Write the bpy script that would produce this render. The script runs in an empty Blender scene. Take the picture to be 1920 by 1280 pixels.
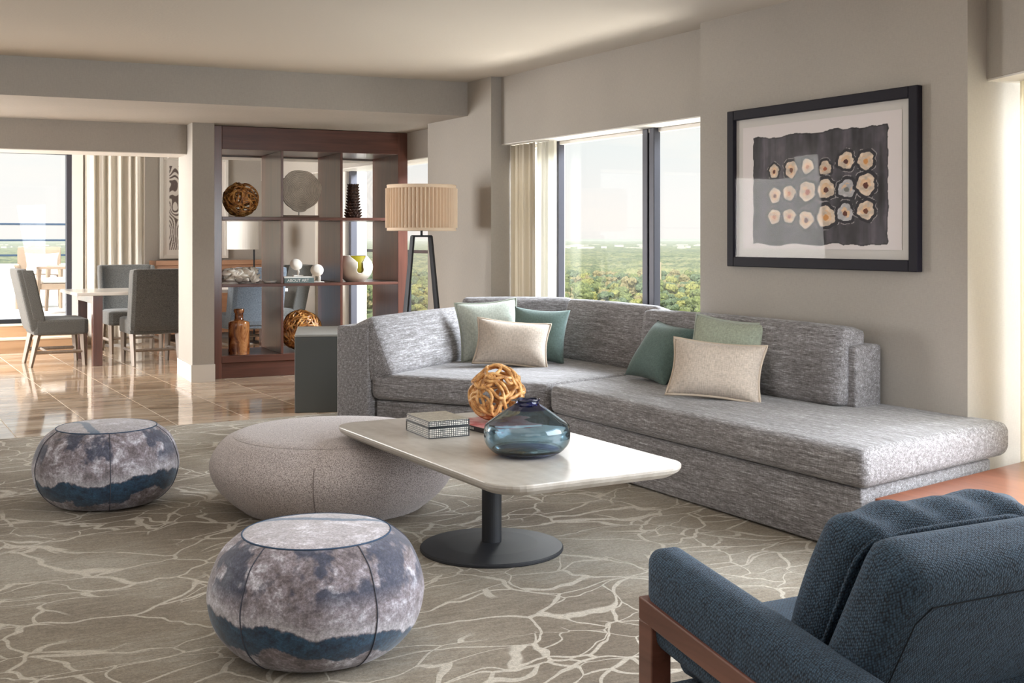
import bpy, bmesh, math, random
import numpy as np
from mathutils import Vector, Matrix, noise
R = math.radians
random.seed(7)
S = bpy.context.scene
C = S.collection

# ------------------------------------------------------------------ camera, sky, lights, exposure
cam_d = bpy.data.cameras.new('camera'); cam = bpy.data.objects.new('camera', cam_d); C.objects.link(cam)
cam.location = (0, 0, 1.35); cam.rotation_euler = (R(90), 0, R(-29.8))
cam_d.sensor_width = 36; cam_d.lens = 36 * 2200 / 1920
cam_d.shift_y = -(640 - 447) / 1920
cam_d.clip_start = .05; cam_d.clip_end = 30000
S.camera = cam
S.view_settings.view_transform = 'Standard'; S.view_settings.look = 'None'
S.view_settings.gamma = 1; S.view_settings.use_curve_mapping = False
S.view_settings.exposure = 0.27
S.cycles.use_denoising = True
S.cycles.max_bounces = 10; S.cycles.diffuse_bounces = 5; S.cycles.glossy_bounces = 4
S.cycles.transmission_bounces = 8; S.cycles.transparent_max_bounces = 12; S.cycles.volume_bounces = 1
S.cycles.caustics_reflective = False; S.cycles.caustics_refractive = False
S.cycles.sample_clamp_indirect = 6

def lin(c):
    def f(v):
        v /= 255
        return v / 12.92 if v <= .04045 else ((v + .055) / 1.055) ** 2.4
    return (f(c[0]), f(c[1]), f(c[2]), 1)

W = bpy.data.worlds.new('sky'); S.world = W; W.use_nodes = True
nt = W.node_tree; nt.nodes.clear()
def wn(t): return nt.nodes.new(t)
tc = wn('ShaderNodeTexCoord'); sep = wn('ShaderNodeSeparateXYZ'); nt.links.new(tc.outputs['Generated'], sep.inputs[0])
ramp = wn('ShaderNodeValToRGB'); nt.links.new(sep.outputs['Z'], ramp.inputs[0])
e = ramp.color_ramp.elements
e[0].position = 0; e[0].color = lin((246, 243, 238)); e[1].position = 1; e[1].color = lin((176, 205, 226))
for p, c in ((.03, (246, 244, 240)), (.10, (233, 241, 240)), (.30, (208, 228, 236))):
    q = e.new(p); q.color = lin(c)
mp = wn('ShaderNodeMapping'); mp.inputs['Scale'].default_value = (1, 1, 5); nt.links.new(tc.outputs['Generated'], mp.inputs[0])
ns = wn('ShaderNodeTexNoise'); ns.inputs['Scale'].default_value = 3.2; ns.inputs['Detail'].default_value = 6; ns.inputs['Roughness'].default_value = .55
nt.links.new(mp.outputs[0], ns.inputs['Vector'])
cr = wn('ShaderNodeValToRGB'); cr.color_ramp.elements[0].position = .48; cr.color_ramp.elements[1].position = .68
nt.links.new(ns.outputs['Fac'], cr.inputs[0])
mx = wn('ShaderNodeMixRGB'); mx.inputs[2].default_value = lin((252, 247, 240)); nt.links.new(cr.outputs[0], mx.inputs[0]); nt.links.new(ramp.outputs[0], mx.inputs[1])
bg = wn('ShaderNodeBackground'); bg.inputs['Strength'].default_value = .92; nt.links.new(mx.outputs[0], bg.inputs[0])
wo = wn('ShaderNodeOutputWorld'); nt.links.new(bg.outputs[0], wo.inputs[0])

def area(name, loc, target, sx, sy, power, col=(1, 1, 1), spread=180):
    d = bpy.data.lights.new(name, 'AREA'); d.shape = 'RECTANGLE'; d.size = sx; d.size_y = sy; d.energy = power; d.color = col
    d.spread = R(spread)
    o = bpy.data.objects.new(name, d); C.objects.link(o); o.location = loc
    o.rotation_euler = (Vector(target) - Vector(loc)).to_track_quat('-Z', 'Y').to_euler()
    return o
sd = bpy.data.lights.new('sun', 'SUN'); sd.energy = 4.2; sd.angle = R(3); sd.color = (1, .95, .85)
so = bpy.data.objects.new('sun', sd); C.objects.link(so); so.rotation_euler = (R(48), 0, R(-38))
# southeast window's daylight; west, south and dining are added fill lamps outside the frame
area('window_daylight_southeast', (4.22, 2.14, 1.25), (1.8, 3.0, .8), 2.5, 1.8, 130, (.84, .91, 1))
area('west_fill', (-3.6, 6.5, 1.5), (2.4, 8.0, .6), 6, 2.2, 36, (1, .98, .95))
area('south_fill', (0.6, -2.4, 1.6), (2.2, 5, 1.0), 5, 2.0, 42, (1, .98, .95))
area('dining_fill', (-1.6, 12.8, 1.5), (4, 13.2, 1.0), 3.2, 2.2, 430, (1, .98, .96))
# added fill lamp that brightens the carpet, nearer than the ceiling in frame
area('overhead_fill', (.4, 3.0, 2.72), (.4, 3.0, 0), 3.6, 3.6, 45, (1, .97, .92))
# lamps added outside the windows to boost sky light and ground bounce
area('sky_fill_southeast', (6.65, 2.05, 1.9), (4.5, 3.3, 1.0), 3.0, 2.6, 190, (.95, .98, 1))
area('sky_fill_east', (10.5, 6.3, 5.2), (3.8, 7.3, .5), 5, 2.6, 3200, (.86, .93, 1))
area('bounce_fill_east', (7.0, 7.4, -1.2), (3.0, 7.2, 2.7), 4, 1.6, 420, (1, .96, .90))
area('sky_fill_northeast', (7.4, 11.4, 4.2), (3.2, 11.6, .3), 3, 2.5, 600, (.94, .97, 1))
area('sky_fill_north', (1.6, 18.2, 4.6), (2.0, 12.0, .2), 5, 2.5, 900, (.92, .96, 1))

# ------------------------------------------------------------------ helpers
def link(name, me, m=None, parent=None, loc=(0, 0, 0), rot=(0, 0, 0), smooth=False):
    o = bpy.data.objects.new(name, me); C.objects.link(o)
    if m is not None and me is not None:
        for mm in (m if isinstance(m, (list, tuple)) else [m]): me.materials.append(mm)
    if parent is not None: o.parent = parent
    o.location = loc; o.rotation_euler = rot
    if smooth and me is not None:
        me.polygons.foreach_set('use_smooth', [True] * len(me.polygons)); me.update()
    return o
def tag(o, label=None, cat=None, group=None, kind=None):
    if label: o['label'] = label
    if cat: o['category'] = cat
    if group: o['group'] = group
    if kind: o['kind'] = kind
    return o
def thing(name, label, cat, loc=(0, 0, 0), rz=0, group=None):
    o = bpy.data.objects.new(name, None); C.objects.link(o); o.location = loc; o.rotation_euler = (0, 0, rz)
    o.empty_display_size = .1
    return tag(o, label, cat, group)
def struct(name, loc=(0, 0, 0), rz=0):
    o = bpy.data.objects.new(name, None); C.objects.link(o); o.location = loc; o.rotation_euler = (0, 0, rz); o['kind'] = 'structure'
    return o
def bm_mesh(bm, name='m'):
    me = bpy.data.meshes.new(name); bm.to_mesh(me); bm.free(); return me
def boxes(lst, bev=0, seg=2):
    """mesh of axis-aligned boxes (x0,x1,y0,y1,z0,z1)"""
    bm = bmesh.new()
    for b in lst:
        x0, x1, y0, y1, z0, z1 = b
        vs = [bm.verts.new(p) for p in ((x0, y0, z0), (x1, y0, z0), (x1, y1, z0), (x0, y1, z0), (x0, y0, z1), (x1, y0, z1), (x1, y1, z1), (x0, y1, z1))]
        for f in ((3, 2, 1, 0), (4, 5, 6, 7), (0, 1, 5, 4), (1, 2, 6, 5), (2, 3, 7, 6), (3, 0, 4, 7)): bm.faces.new([vs[i] for i in f])
    if bev: bmesh.ops.bevel(bm, geom=bm.edges[:], offset=bev, segments=seg, affect='EDGES', profile=.5)
    return bm_mesh(bm)
def prism(poly, z0, z1, bev=0, seg=4, prof=.5):
    bm = bmesh.new()
    a = sum(poly[i][0] * poly[(i + 1) % len(poly)][1] - poly[(i + 1) % len(poly)][0] * poly[i][1] for i in range(len(poly)))
    if a < 0: poly = poly[::-1]
    lo = [bm.verts.new((x, y, z0)) for x, y in poly]; hi = [bm.verts.new((x, y, z1)) for x, y in poly]
    bm.faces.new(lo[::-1]); bm.faces.new(hi)
    n = len(poly)
    for i in range(n): bm.faces.new((lo[i], lo[(i + 1) % n], hi[(i + 1) % n], hi[i]))
    if bev: bmesh.ops.bevel(bm, geom=bm.edges[:], offset=bev, segments=seg, affect='EDGES', profile=prof)
    return bm_mesh(bm)
def softbox(w, d, h, r, puff=(0, 0, 0), n=14, z0=True, fn=None):
    """rounded, slightly stuffed box; centre at origin in x,y, base at z=0"""
    hx, hy, hz = w / 2, d / 2, h / 2
    bm = bmesh.new(); bmesh.ops.create_cube(bm, size=2)
    bmesh.ops.subdivide_edges(bm, edges=bm.edges[:], cuts=n, use_grid_fill=True)
    for v in bm.verts:
        p = v.co
        q = []
        for t, hh in zip(p, (hx, hy, hz)):
            s = math.sin(t * math.pi / 2) * .35 + t * .65 if abs(t) < 1 else t
            q.append(s * hh)
        q = Vector(q)
        inner = Vector([max(-hh + r, min(hh - r, c)) for c, hh in zip(q, (hx, hy, hz))])
        dlt = q - inner
        if dlt.length > 1e-9: q = inner + dlt.normalized() * r
        a, b, c = (1 - min(1, abs(q.x / hx)) ** 2), (1 - min(1, abs(q.y / hy)) ** 2), (1 - min(1, abs(q.z / hz)) ** 2)
        q = Vector((q.x + math.copysign(puff[0] * b * c, q.x) * (abs(q.x) / hx) ** 2, q.y + math.copysign(puff[1] * a * c, q.y) * (abs(q.y) / hy) ** 2,
                    q.z + math.copysign(puff[2] * a * b, q.z) * (abs(q.z) / hz) ** 2))
        if fn: q = fn(q)
        v.co = q + Vector((0, 0, hz if z0 else 0))
    return bm_mesh(bm)
def lathe(prof, n=48, sx=1, sy=1):
    bm = bmesh.new(); rings = []
    for r, z in prof:
        if r < 1e-6: rings.append([bm.verts.new((0, 0, z))])
        else: rings.append([bm.verts.new((r * sx * math.cos(2 * math.pi * i / n), r * sy * math.sin(2 * math.pi * i / n), z)) for i in range(n)])
    for A, B in zip(rings, rings[1:]):
        for i in range(n):
            a, b = A[i % len(A)], A[(i + 1) % len(A)]; c, d = B[(i + 1) % len(B)], B[i % len(B)]
            vs = []
            for v in (a, b, c, d):
                if v not in vs: vs.append(v)
            if len(vs) > 2: bm.faces.new(vs)
    bmesh.ops.recalc_face_normals(bm, faces=bm.faces[:])
    return bm_mesh(bm)
def smooth_prof(pts, n=8):
    """Catmull-Rom through profile points"""
    out = []
    P = [pts[0]] + list(pts) + [pts[-1]]
    for i in range(1, len(P) - 2):
        p0, p1, p2, p3 = [Vector(p) for p in P[i - 1:i + 3]]
        for k in range(n):
            t = k / n
            v = .5 * ((2 * p1) + (p2 - p0) * t + (2 * p0 - 5 * p1 + 4 * p2 - p3) * t * t + (3 * p1 - p0 - 3 * p2 + p3) * t ** 3)
            out.append((max(0, v.x), v.y))
    out.append(pts[-1])
    return out
def add_tube(bm, pts, r, n=6, closed=False, taper=None):
    m = len(pts); rings = []
    up = Vector((0, 0, 1)); prev = None
    for i in range(m):
        a = pts[(i - 1) % m] if closed or i > 0 else pts[i]; b = pts[(i + 1) % m] if closed or i < m - 1 else pts[i]
        t = (Vector(b) - Vector(a)).normalized()
        if prev is None: s = t.cross(up) if abs(t.z) < .95 else t.cross(Vector((1, 0, 0)))
        else: s = prev - t * prev.dot(t)
        s.normalize(); prev = s; u = s.cross(t)
        rr = r * (taper(i / (m - 1)) if taper else 1)
        rings.append([bm.verts.new(Vector(pts[i]) + (s * math.cos(k * 2 * math.pi / n) + u * math.sin(k * 2 * math.pi / n)) * rr) for k in range(n)])
    rng = range(m) if closed else range(m - 1)
    for i in rng:
        A, B = rings[i], rings[(i + 1) % m]
        off = 0
        if closed and i == m - 1:
            off = min(range(n), key=lambda o_: (A[0].co - B[o_].co).length)
        for k in range(n): bm.faces.new((A[k], A[(k + 1) % n], B[(k + 1 + off) % n], B[(k + off) % n]))
    if not closed:
        bm.faces.new(rings[0]); bm.faces.new(rings[-1][::-1])
def tube(pts, r, n=8, closed=False, taper=None):
    bm = bmesh.new(); add_tube(bm, [Vector(p) for p in pts], r, n, closed, taper)
    bmesh.ops.recalc_face_normals(bm, faces=bm.faces[:]); return bm_mesh(bm)
def bar(p, q, w, d=None):
    """square bar from p to q with optional taper (w at p, d at q)"""
    return tube([p, q], w * .707, 4, taper=(lambda t: 1 + (d / w - 1) * t) if d else None)
def grid_mesh(nx, ny, fn):
    vs = [fn(i / (nx - 1), j / (ny - 1)) for j in range(ny) for i in range(nx)]
    fs = [(j * nx + i, j * nx + i + 1, (j + 1) * nx + i + 1, (j + 1) * nx + i) for j in range(ny - 1) for i in range(nx - 1)]
    me = bpy.data.meshes.new('g'); me.from_pydata(vs, [], fs); return me
def copy_tree(o, parent=None):
    c = o.copy(); C.objects.link(c)
    if parent is not None: c.parent = parent
    for ch in [k for k in C.objects if k.parent == o]: copy_tree(ch, c)
    return c

# ------------------------------------------------------------------ materials
class M:
    def __init__(s, name, col=(.5, .5, .5), rough=.6, **k):
        s.m = bpy.data.materials.new(name); s.m.use_nodes = True; s.t = s.m.node_tree
        s.b = s.t.nodes['Principled BSDF']; s.out = s.t.nodes['Material Output']
        s.b.inputs['Base Color'].default_value = lin(col) if max(col) > 1 else (*col, 1)
        s.b.inputs['Roughness'].default_value = rough
        for a, v in k.items(): s.b.inputs[a.replace('_', ' ')].default_value = v
    def n(s, t, **k):
        x = s.t.nodes.new('ShaderNode' + t)
        for a, v in k.items():
            if hasattr(x, a): setattr(x, a, v)
            else: x.inputs[a.replace('_', ' ')].default_value = v
        return x
    def l(s, a, b): s.t.links.new(a, b)
    def co(s, scale=(1, 1, 1), rot=(0, 0, 0), src='Object', loc=(0, 0, 0)):
        c = s.n('TexCoord'); m = s.n('Mapping'); m.inputs['Scale'].default_value = scale; m.inputs['Rotation'].default_value = rot; m.inputs['Location'].default_value = loc
        s.l(c.outputs[src], m.inputs[0]); return m.outputs[0]
    def noise(s, v, scale, det=3, rough=.5, dist=0):
        x = s.n('TexNoise', Scale=scale, Detail=det, Roughness=rough, Distortion=dist); s.l(v, x.inputs['Vector']); return x.outputs['Fac']
    def ramp(s, f, stops, interp='LINEAR'):
        r = s.n('ValToRGB'); e = r.color_ramp.elements; r.color_ramp.interpolation = interp
        while len(e) < len(stops): e.new(.5)
        for q, (p, c) in zip(e, stops):
            q.position = p; q.color = (c, c, c, 1) if isinstance(c, (int, float)) else lin(c)
        s.l(f, r.inputs[0]); return r.outputs[0]
    def mix(s, f, a, b, mode='MIX'):
        x = s.n('MixRGB', blend_type=mode)
        for i, v in enumerate((f, a, b)):
            if hasattr(v, 'is_linked') or hasattr(v, 'links'): s.l(v, x.inputs[i])
            elif isinstance(v, (int, float)): x.inputs[i].default_value = v if i == 0 else (v, v, v, 1)
            else: x.inputs[i].default_value = lin(v)
        return x.outputs[0]
    def math(s, op, a, b=0.0, c=None):
        x = s.n('Math', operation=op)
        for i, v in enumerate((a, b, c)):
            if v is None: continue
            if isinstance(v, (int, float)): x.inputs[i].default_value = v
            else: s.l(v, x.inputs[i])
        return x.outputs[0]
    def bump(s, h, strength=.3, dist=.01):
        b = s.n('Bump', Strength=strength, Distance=dist); s.l(h, b.inputs['Height']); s.l(b.outputs[0], s.b.inputs['Normal']); return s
    def col(s, c): s.l(c, s.b.inputs['Base Color']); return s

def plain(name, col, rough=.6, **k): return M(name, col, rough, **k).m
def m_wall(name, col):
    m = M(name, col, .75); v = m.co((1, 1, 1))
    a = m.noise(m.co((40, 40, 400)), 1, 3); b = m.noise(m.co((300, 300, 30)), 1, 2); c = m.noise(v, 1.2, 2)
    f = m.math('ADD', m.math('MULTIPLY', a, .5), m.math('MULTIPLY', b, .5))
    d = tuple(x * .93 for x in col); e_ = tuple(min(255, x * 1.05) for x in col)
    m.col(m.ramp(m.math('ADD', m.math('MULTIPLY', f, .6), m.math('MULTIPLY', c, .4)), [(.3, d), (.7, e_)])); m.bump(f, .12, .002); return m.m
WALL = m_wall('vinyl_wall', (170, 164, 156)); 
CEIL = m_wall('ceiling_texture', (205, 197, 184)); 
_c = M('ceiling_plaster', (198, 190, 178), .9); _f = _c.noise(_c.co(), 60, 4); _c.bump(_f, .35, .004); CEIL = _c.m
WHITE = plain('white_paint', (226, 223, 217), .45)
TRIMW = plain('trim_white', (222, 218, 212), .5)

def m_fabric_streak():
    m = M('melange_upholstery', (120, 115, 112), .95, Sheen_Weight=.15)
    a = m.noise(m.co((26, 170, 300)), 1, 4, .65); b = m.noise(m.co((300, 300, 50)), 1, 2); c = m.noise(m.co((5, 50, 90)), 1, 3)
    f = m.math('ADD', m.math('MULTIPLY', a, .55), m.math('ADD', m.math('MULTIPLY', b, .2), m.math('MULTIPLY', c, .25)))
    m.col(m.ramp(f, [(.36, (72, 68, 68)), (.46, (108, 104, 104)), (.55, (140, 137, 138)), (.67, (206, 205, 209))])); m.bump(f, .35, .003); return m.m
SOFA = m_fabric_streak()
def m_heather(name, c1, c2, sc=260, extra=None):
    m = M(name, c1, .95, Sheen_Weight=.2); a = m.noise(m.co(), sc, 2, .6); f = m.ramp(a, [(.36, c1), (.62, c2)]); m.col(f); m.bump(a, .4, .003); return m.m
OTTO = m_heather('heather_felt', (124, 113, 111), (206, 196, 194), 240)
def m_woven(name, dark, light, k=420):
    m = M(name, dark, .9, Sheen_Weight=.15); m.b.inputs['Sheen Tint'].default_value = (.6, .75, 1, 1)
    v = m.n('TexVoronoi', Scale=k, Randomness=.45); m.l(m.co((1, 1, .6), (R(30), R(25), R(20))), v.inputs['Vector'])
    n_ = m.noise(m.co(), 35, 3)
    f = m.math('ADD', m.math('MULTIPLY', v.outputs['Distance'], .8), m.math('MULTIPLY', n_, .3))
    m.col(m.ramp(f, [(.2, light), (.75, dark)])); m.bump(m.math('SUBTRACT', 1, v.outputs['Distance']), .7, .004); return m.m
NAVY = m_woven('navy_weave', (13, 20, 30), (66, 92, 114), 240)
def m_wood(name, c1, c2, rough=.35, axis=2, k=1):
    m = M(name, c1, rough, Coat_Weight=.25, Coat_Roughness=.15)
    s = [22 * k, 22 * k, 22 * k]; s[axis] = 1.3 * k
    a = m.noise(m.co(tuple(s)), 1, 5, .6, .6); b = m.noise(m.co((2, 2, 2)), 1, 2)
    m.col(m.ramp(m.math('ADD', m.math('MULTIPLY', a, .7), m.math('MULTIPLY', b, .3)), [(.3, c1), (.7, c2)])); m.bump(a, .05, .002); return m.m
WOODV = m_wood('mahogany_upright', (70, 40, 32), (112, 68, 55), .32, 2)
WOODV.node_tree.nodes['Principled BSDF'].inputs['Coat Weight'].default_value = .9; WOODV.node_tree.nodes['Principled BSDF'].inputs['Coat Roughness'].default_value = .22
WOODH = m_wood('mahogany_shelf', (68, 39, 31), (108, 66, 53), .38, 0)
CHERRY = m_wood('cherry_tabletop', (104, 60, 42), (142, 88, 64), .3, 1)
WALNUT = m_wood('walnut_frame', (88, 52, 40), (128, 82, 66), .35, 1)
OAKG = m_wood('weathered_oak', (112, 98, 86), (150, 134, 118), .6, 2)
DARKM = plain('black_metal', (34, 36, 42), .45, Metallic=.3)
FRAMEM = plain('bronze_window_frame', (72, 72, 80), .4, Metallic=.4)
def m_glass(name='window_glass', tint=(1, 1, 1), refl=.6):
    m = M(name); m.t.nodes.remove(m.b)
    tr = m.n('BsdfTransparent'); tr.inputs[0].default_value = (*tint, 1)
    gl = m.n('BsdfGlossy', Roughness=0.0); fr = m.n('LayerWeight', Blend=.5); fz = m.math('MULTIPLY_ADD', m.math('POWER', fr.outputs['Facing'], 4.0), .9, .03); mx = m.n('MixShader')
    m.l(m.math('MULTIPLY', fz, refl), mx.inputs[0]); m.l(tr.outputs[0], mx.inputs[1]); m.l(gl.outputs[0], mx.inputs[2]); m.l(mx.outputs[0], m.out.inputs[0]); return m.m
GLASS = m_glass(); MUSEUM = m_glass('museum_glass', (1, 1, 1), .12)
def m_sheer(name, col, trans, tl_=.55):
    m = M(name, col, .9); m.b.inputs['Transmission Weight'].default_value = 0
    tl = m.n('BsdfTranslucent'); tl.inputs[0].default_value = lin(col)
    tp = m.n('BsdfTransparent'); m1 = m.n('MixShader'); m1.inputs[0].default_value = tl_; m2 = m.n('MixShader'); m2.inputs[0].default_value = trans
    m.l(m.b.outputs[0], m1.inputs[1]); m.l(tl.outputs[0], m1.inputs[2]); m.l(m1.outputs[0], m2.inputs[1]); m.l(tp.outputs[0], m2.inputs[2]); m.l(m2.outputs[0], m.out.inputs[0]); return m.m
SHEER = m_sheer('sheer_voile', (240, 238, 230), .25); DRAPE = m_sheer('linen_drape', (244, 240, 233), .0)
GREIGE = m_sheer('greige_drape', (212, 204, 190), .0, .32); SHEERD = m_sheer('cream_sheer', (236, 228, 208), .12)

def m_tile():
    m = M('polished_stone', (150, 130, 112), .07); oi = m.n('ObjectInfo'); v0 = m.n('TexCoord')
    ad = m.n('VectorMath', operation='MULTIPLY_ADD'); m.l(oi.outputs['Random'], ad.inputs[0]); ad.inputs[1].default_value = (37, 91, 13)
    m.l(v0.outputs['Object'], ad.inputs[2])
    mp_ = m.n('Mapping'); mp_.inputs['Scale'].default_value = (.7, 3.4, 1); m.l(ad.outputs[0], mp_.inputs[0])
    a = m.noise(mp_.outputs[0], 1.6, 7, .62, .9)
    base = m.ramp(a, [(.3, (138, 112, 90)), (.45, (178, 154, 130)), (.6, (202, 182, 160)), (.75, (220, 206, 188))])
    r_ = m.ramp(oi.outputs['Random'], [(0, .84), (1, 1.0)])
    m.col(m.mix(1.0, base, r_, 'MULTIPLY')); return m.m
TILE = m_tile(); GROUT = plain('grout', (222, 210, 192), .5)
def m_carpet():
    m = M('vein_carpet', (140, 130, 115), .98)
    v = m.co((1, 1, 1))
    def warp(src, sc, amp, det):
        n_ = m.n('TexNoise', Scale=sc, Detail=det); m.l(src, n_.inputs['Vector']); o_ = m.n('VectorMath', operation='MULTIPLY_ADD')
        m.l(n_.outputs['Color'], o_.inputs[0]); o_.inputs[1].default_value = (amp, amp, 0); m.l(src, o_.inputs[2]); return o_.outputs[0]
    w1 = warp(v, 1.6, .50, 1); w2 = warp(w1, 6, .13, 1)
    wid = m.noise(v, 3.5, 1)
    def vein(scale, w, seed, src, sx, rot):
        mp_ = m.n('Mapping'); mp_.inputs['Location'].default_value = seed; mp_.inputs['Rotation'].default_value = (0, 0, rot); mp_.inputs['Scale'].default_value = (sx, 1, 0); m.l(src, mp_.inputs[0])
        vo = m.n('TexVoronoi', feature='DISTANCE_TO_EDGE', Scale=scale); m.l(mp_.outputs[0], vo.inputs['Vector'])
        d = m.math('DIVIDE', vo.outputs['Distance'], m.math('ADD', m.math('MULTIPLY', wid, 1.3), .35))
        return m.ramp(d, [(w * .75, 1.0), (w * 1.1, 0.0)])
    a = vein(3.2, .019, (0, 0, 0), w2, .62, R(20)); b = vein(5.2, .021, (3.3, 1.7, 0), w2, .7, R(-25))
    mask = m.ramp(m.noise(v, 1.5, 1), [(.42, 0.0), (.48, 1.0)])
    b = m.math('MULTIPLY', b, mask); f = m.math('MAXIMUM', a, b)
    big = m.noise(m.co((1, 1, 1)), 1.1, 3); st = m.noise(m.co((9, 40, 1), (0, 0, R(30))), 1, 5, .75); fine = m.noise(v, 110, 5, .85)
    base = m.ramp(m.math('ADD', m.math('MULTIPLY', big, .65), m.math('MULTIPLY', st, .35)), [(.36, (114, 103, 90)), (.5, (142, 132, 118)), (.62, (164, 157, 145))])
    fn_ = m.ramp(fine, [(.34, .62), (.66, 1.22)])
    full = m.mix(m.math('MULTIPLY', f, .75), base, (200, 192, 179)); m.col(m.mix(1.0, full, fn_, 'MULTIPLY'))
    m.bump(m.math('ADD', fine, m.math('MULTIPLY', f, .5)), .5, .006); return m.m
CARPET = m_carpet()
def m_pouf(top=False):
    m = M('watercolour_velvet_' + ('top' if top else 'side'), (130, 120, 130), .85, Sheen_Weight=.25)
    v = m.co(); s_ = m.n('SeparateXYZ'); m.l(v, s_.inputs[0])
    low = m.noise(m.co((1, 1, .35)), 4.2, 1, .5); jag = m.noise(m.co((1, 1, .5), loc=(4, 2, 7)), 16, 5, .62); blot = m.noise(m.co((1, 1, 1.4), loc=(9, 1, 3)), 7.5, 5, .68, .6)
    fine = m.noise(v, 120, 4, .85); st = m.noise(m.co((90, 90, 5)), 1, 3); mid = m.noise(m.co((1, 1, 1.5), loc=(1, 8, 2)), 26, 4, .75)
    N_ = (30, 52, 78)
    def add(*a_):
        r_ = a_[0]
        for q in a_[1:]: r_ = m.math('ADD', r_, q)
        return r_
    c0 = m.ramp(add(m.math('MULTIPLY', blot, .6), m.math('MULTIPLY', mid, .4)), [(.36, (74, 66, 70)), (.45, (112, 102, 106)), (.53, (142, 134, 142)), (.61, (196, 194, 204)), (.74, (226, 226, 232))])
    if not top:
        z = s_.outputs['Z']; disp = add(m.math('MULTIPLY', m.math('SUBTRACT', low, .5), .20), m.math('MULTIPLY', m.math('SUBTRACT', jag, .5), .07))
        h = add(z, disp)
        band = m.ramp(h, [(.070, 0.0), (.075, 1.0), (.150, 1.0), (.155, 0.0)])
        pale_band = m.ramp(h, [(.153, 0.0), (.160, .55), (.20, .12), (.26, 0.0)])  # pale stretch of the print above the navy band
        c1 = m.mix(pale_band, c0, (214, 212, 220))
        patch = m.math('MULTIPLY', m.ramp(m.noise(m.co((1, 1, .8), loc=(2, 5, 1)), 5.5, 4, .6), [(.50, 0.0), (.55, 1.0)]), m.ramp(z, [(.22, 0.0), (.27, 1.0)]))
        c2 = m.mix(m.math('MULTIPLY', patch, .85), c1, (48, 56, 78)); c3 = m.mix(band, c2, m.ramp(mid, [(.35, (22, 38, 60)), (.65, (44, 78, 104))]))
        c = c3
    else:
        h = add(s_.outputs['Y'], m.math('MULTIPLY', m.math('SUBTRACT', low, .5), .16), m.math('MULTIPLY', m.math('SUBTRACT', jag, .5), .05))
        band = m.ramp(m.math('ADD', h, .5), [(.575, 0.0), (.583, 1.0), (.625, 1.0), (.633, 0.0)])
        c = m.mix(m.math('MULTIPLY', band, .85), m.mix(.35, c0, (214, 210, 216)), (52, 84, 114))
    spk = m.ramp(fine, [(.36, .66), (.5, .98), (.66, 1.45)]); s2 = m.ramp(st, [(.3, .82), (.7, 1.14)])
    m.col(m.mix(1, m.mix(1, c, spk, 'MULTIPLY'), s2, 'MULTIPLY')); m.bump(fine, .2, .003); return m.m
POUF, POUFT = m_pouf(), m_pouf(True)
# navy_charcoal etc
def m_linen(name, col, k=1):
    m = M(name, col, .9, Sheen_Weight=.15); a = m.noise(m.co((160 * k, 1, 40)), 1, 3); b = m.noise(m.co((40, 1, 260 * k)), 1, 3)
    f = m.math('ADD', m.math('MULTIPLY', a, .5), m.math('MULTIPLY', b, .5)); d = tuple(x * .86 for x in col); e_ = tuple(min(255, x * 1.08) for x in col)
    m.col(m.ramp(f, [(.35, d), (.65, e_)])); m.bump(f, .2, .002); return m.m
SAGE = m_linen('sage_cotton', (178, 184, 174)); SAGE2 = m_linen('olive_sage_cotton', (152, 158, 140)); BEIGE = m_linen('beige_linen', (188, 174, 160)); TEAL = m_linen('teal_cotton', (94, 114, 109))
BEIGEP = plain('beige_piping', (184, 168, 150), .9); SAGEP = plain('sage_piping', (158, 164, 152), .9)

# ------------------------------------------------------------------ room shell
TH = R(-4.5); NX, NY = 3.1, 11.2
def NW(a, b):  # north partition frame -> world
    return (NX + a * math.cos(TH) - b * math.sin(TH), NY + a * math.sin(TH) + b * math.cos(TH))
ZC, ZS = 2.74, 2.44

# floor: sub floor plus individually laid polished tiles north of the carpet, pitch .54
fl = struct('floor')
link('screed', boxes([(-4.2, 6.0, -3.2, 16.2, -.12, -.0025)]), GROUT, fl)
tp = .54; bmx = boxes([(.003, tp - .003, .003, tp - .003, -.012, 0)], .001, 1)
bmx.materials.append(TILE)
k = 0
for i in range(-5, 7):
    for j in range(0, 14):
        x = 1.58 + i * tp; y = 8.54 + j * tp
        if y > 15.7 or x > 5.25 or x < -1.2: continue
        o = bpy.data.objects.new('floor_tile', bmx); C.objects.link(o); o.parent = fl; o.location = (x, y, 0)
cp = link('carpet', boxes([(-3.99, 4.81, -2.99, 8.54, 0, .004)]), CARPET)
tag(cp, 'taupe carpet with a pattern of pale branching veins under the sofa and poufs', 'carpet')

ce = struct('ceiling')
link('ceiling_panel', boxes([(-4.2, 5.6, -3.2, 16.2, ZC, ZC + .15)]), CEIL, ce)
# dropped soffit (rotated slightly like the partition)
def nbox(a0, a1, b0, b1, z0, z1):
    return prism([NW(a0, b0), NW(a1, b0), NW(a1, b1), NW(a0, b1)], z0, z1)
bmz = prism([(-4.2, 10.16), (4.90, 9.26), NW(2.25, .3), NW(-7, .3)], ZS, ZC + .02)
b_ = link('beam', bmz, WALL); b_['kind'] = 'structure'
b2 = link('beam', nbox(-7, -.22, .12, .62, 2.165, ZC), WALL); b2['kind'] = 'structure'
b2b = link('trim', nbox(-7, -.22, .13, .62, 2.158, 2.1645), TRIMW); b2b['kind'] = 'structure'
b3 = link('beam', nbox(-.215, 1.98, .84, 1.3, 2.195, ZC), WALL); b3['kind'] = 'structure'
# wall end (column) left of the shelves
col_ = struct('wall_end_column')
link('wall_face', nbox(-.216, -.012, -.16, .60, 0, ZS), WALL, col_)
link('baseboard', nbox(-.228, -.006, -.172, .61, 0, .16), TRIMW, col_)

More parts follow.
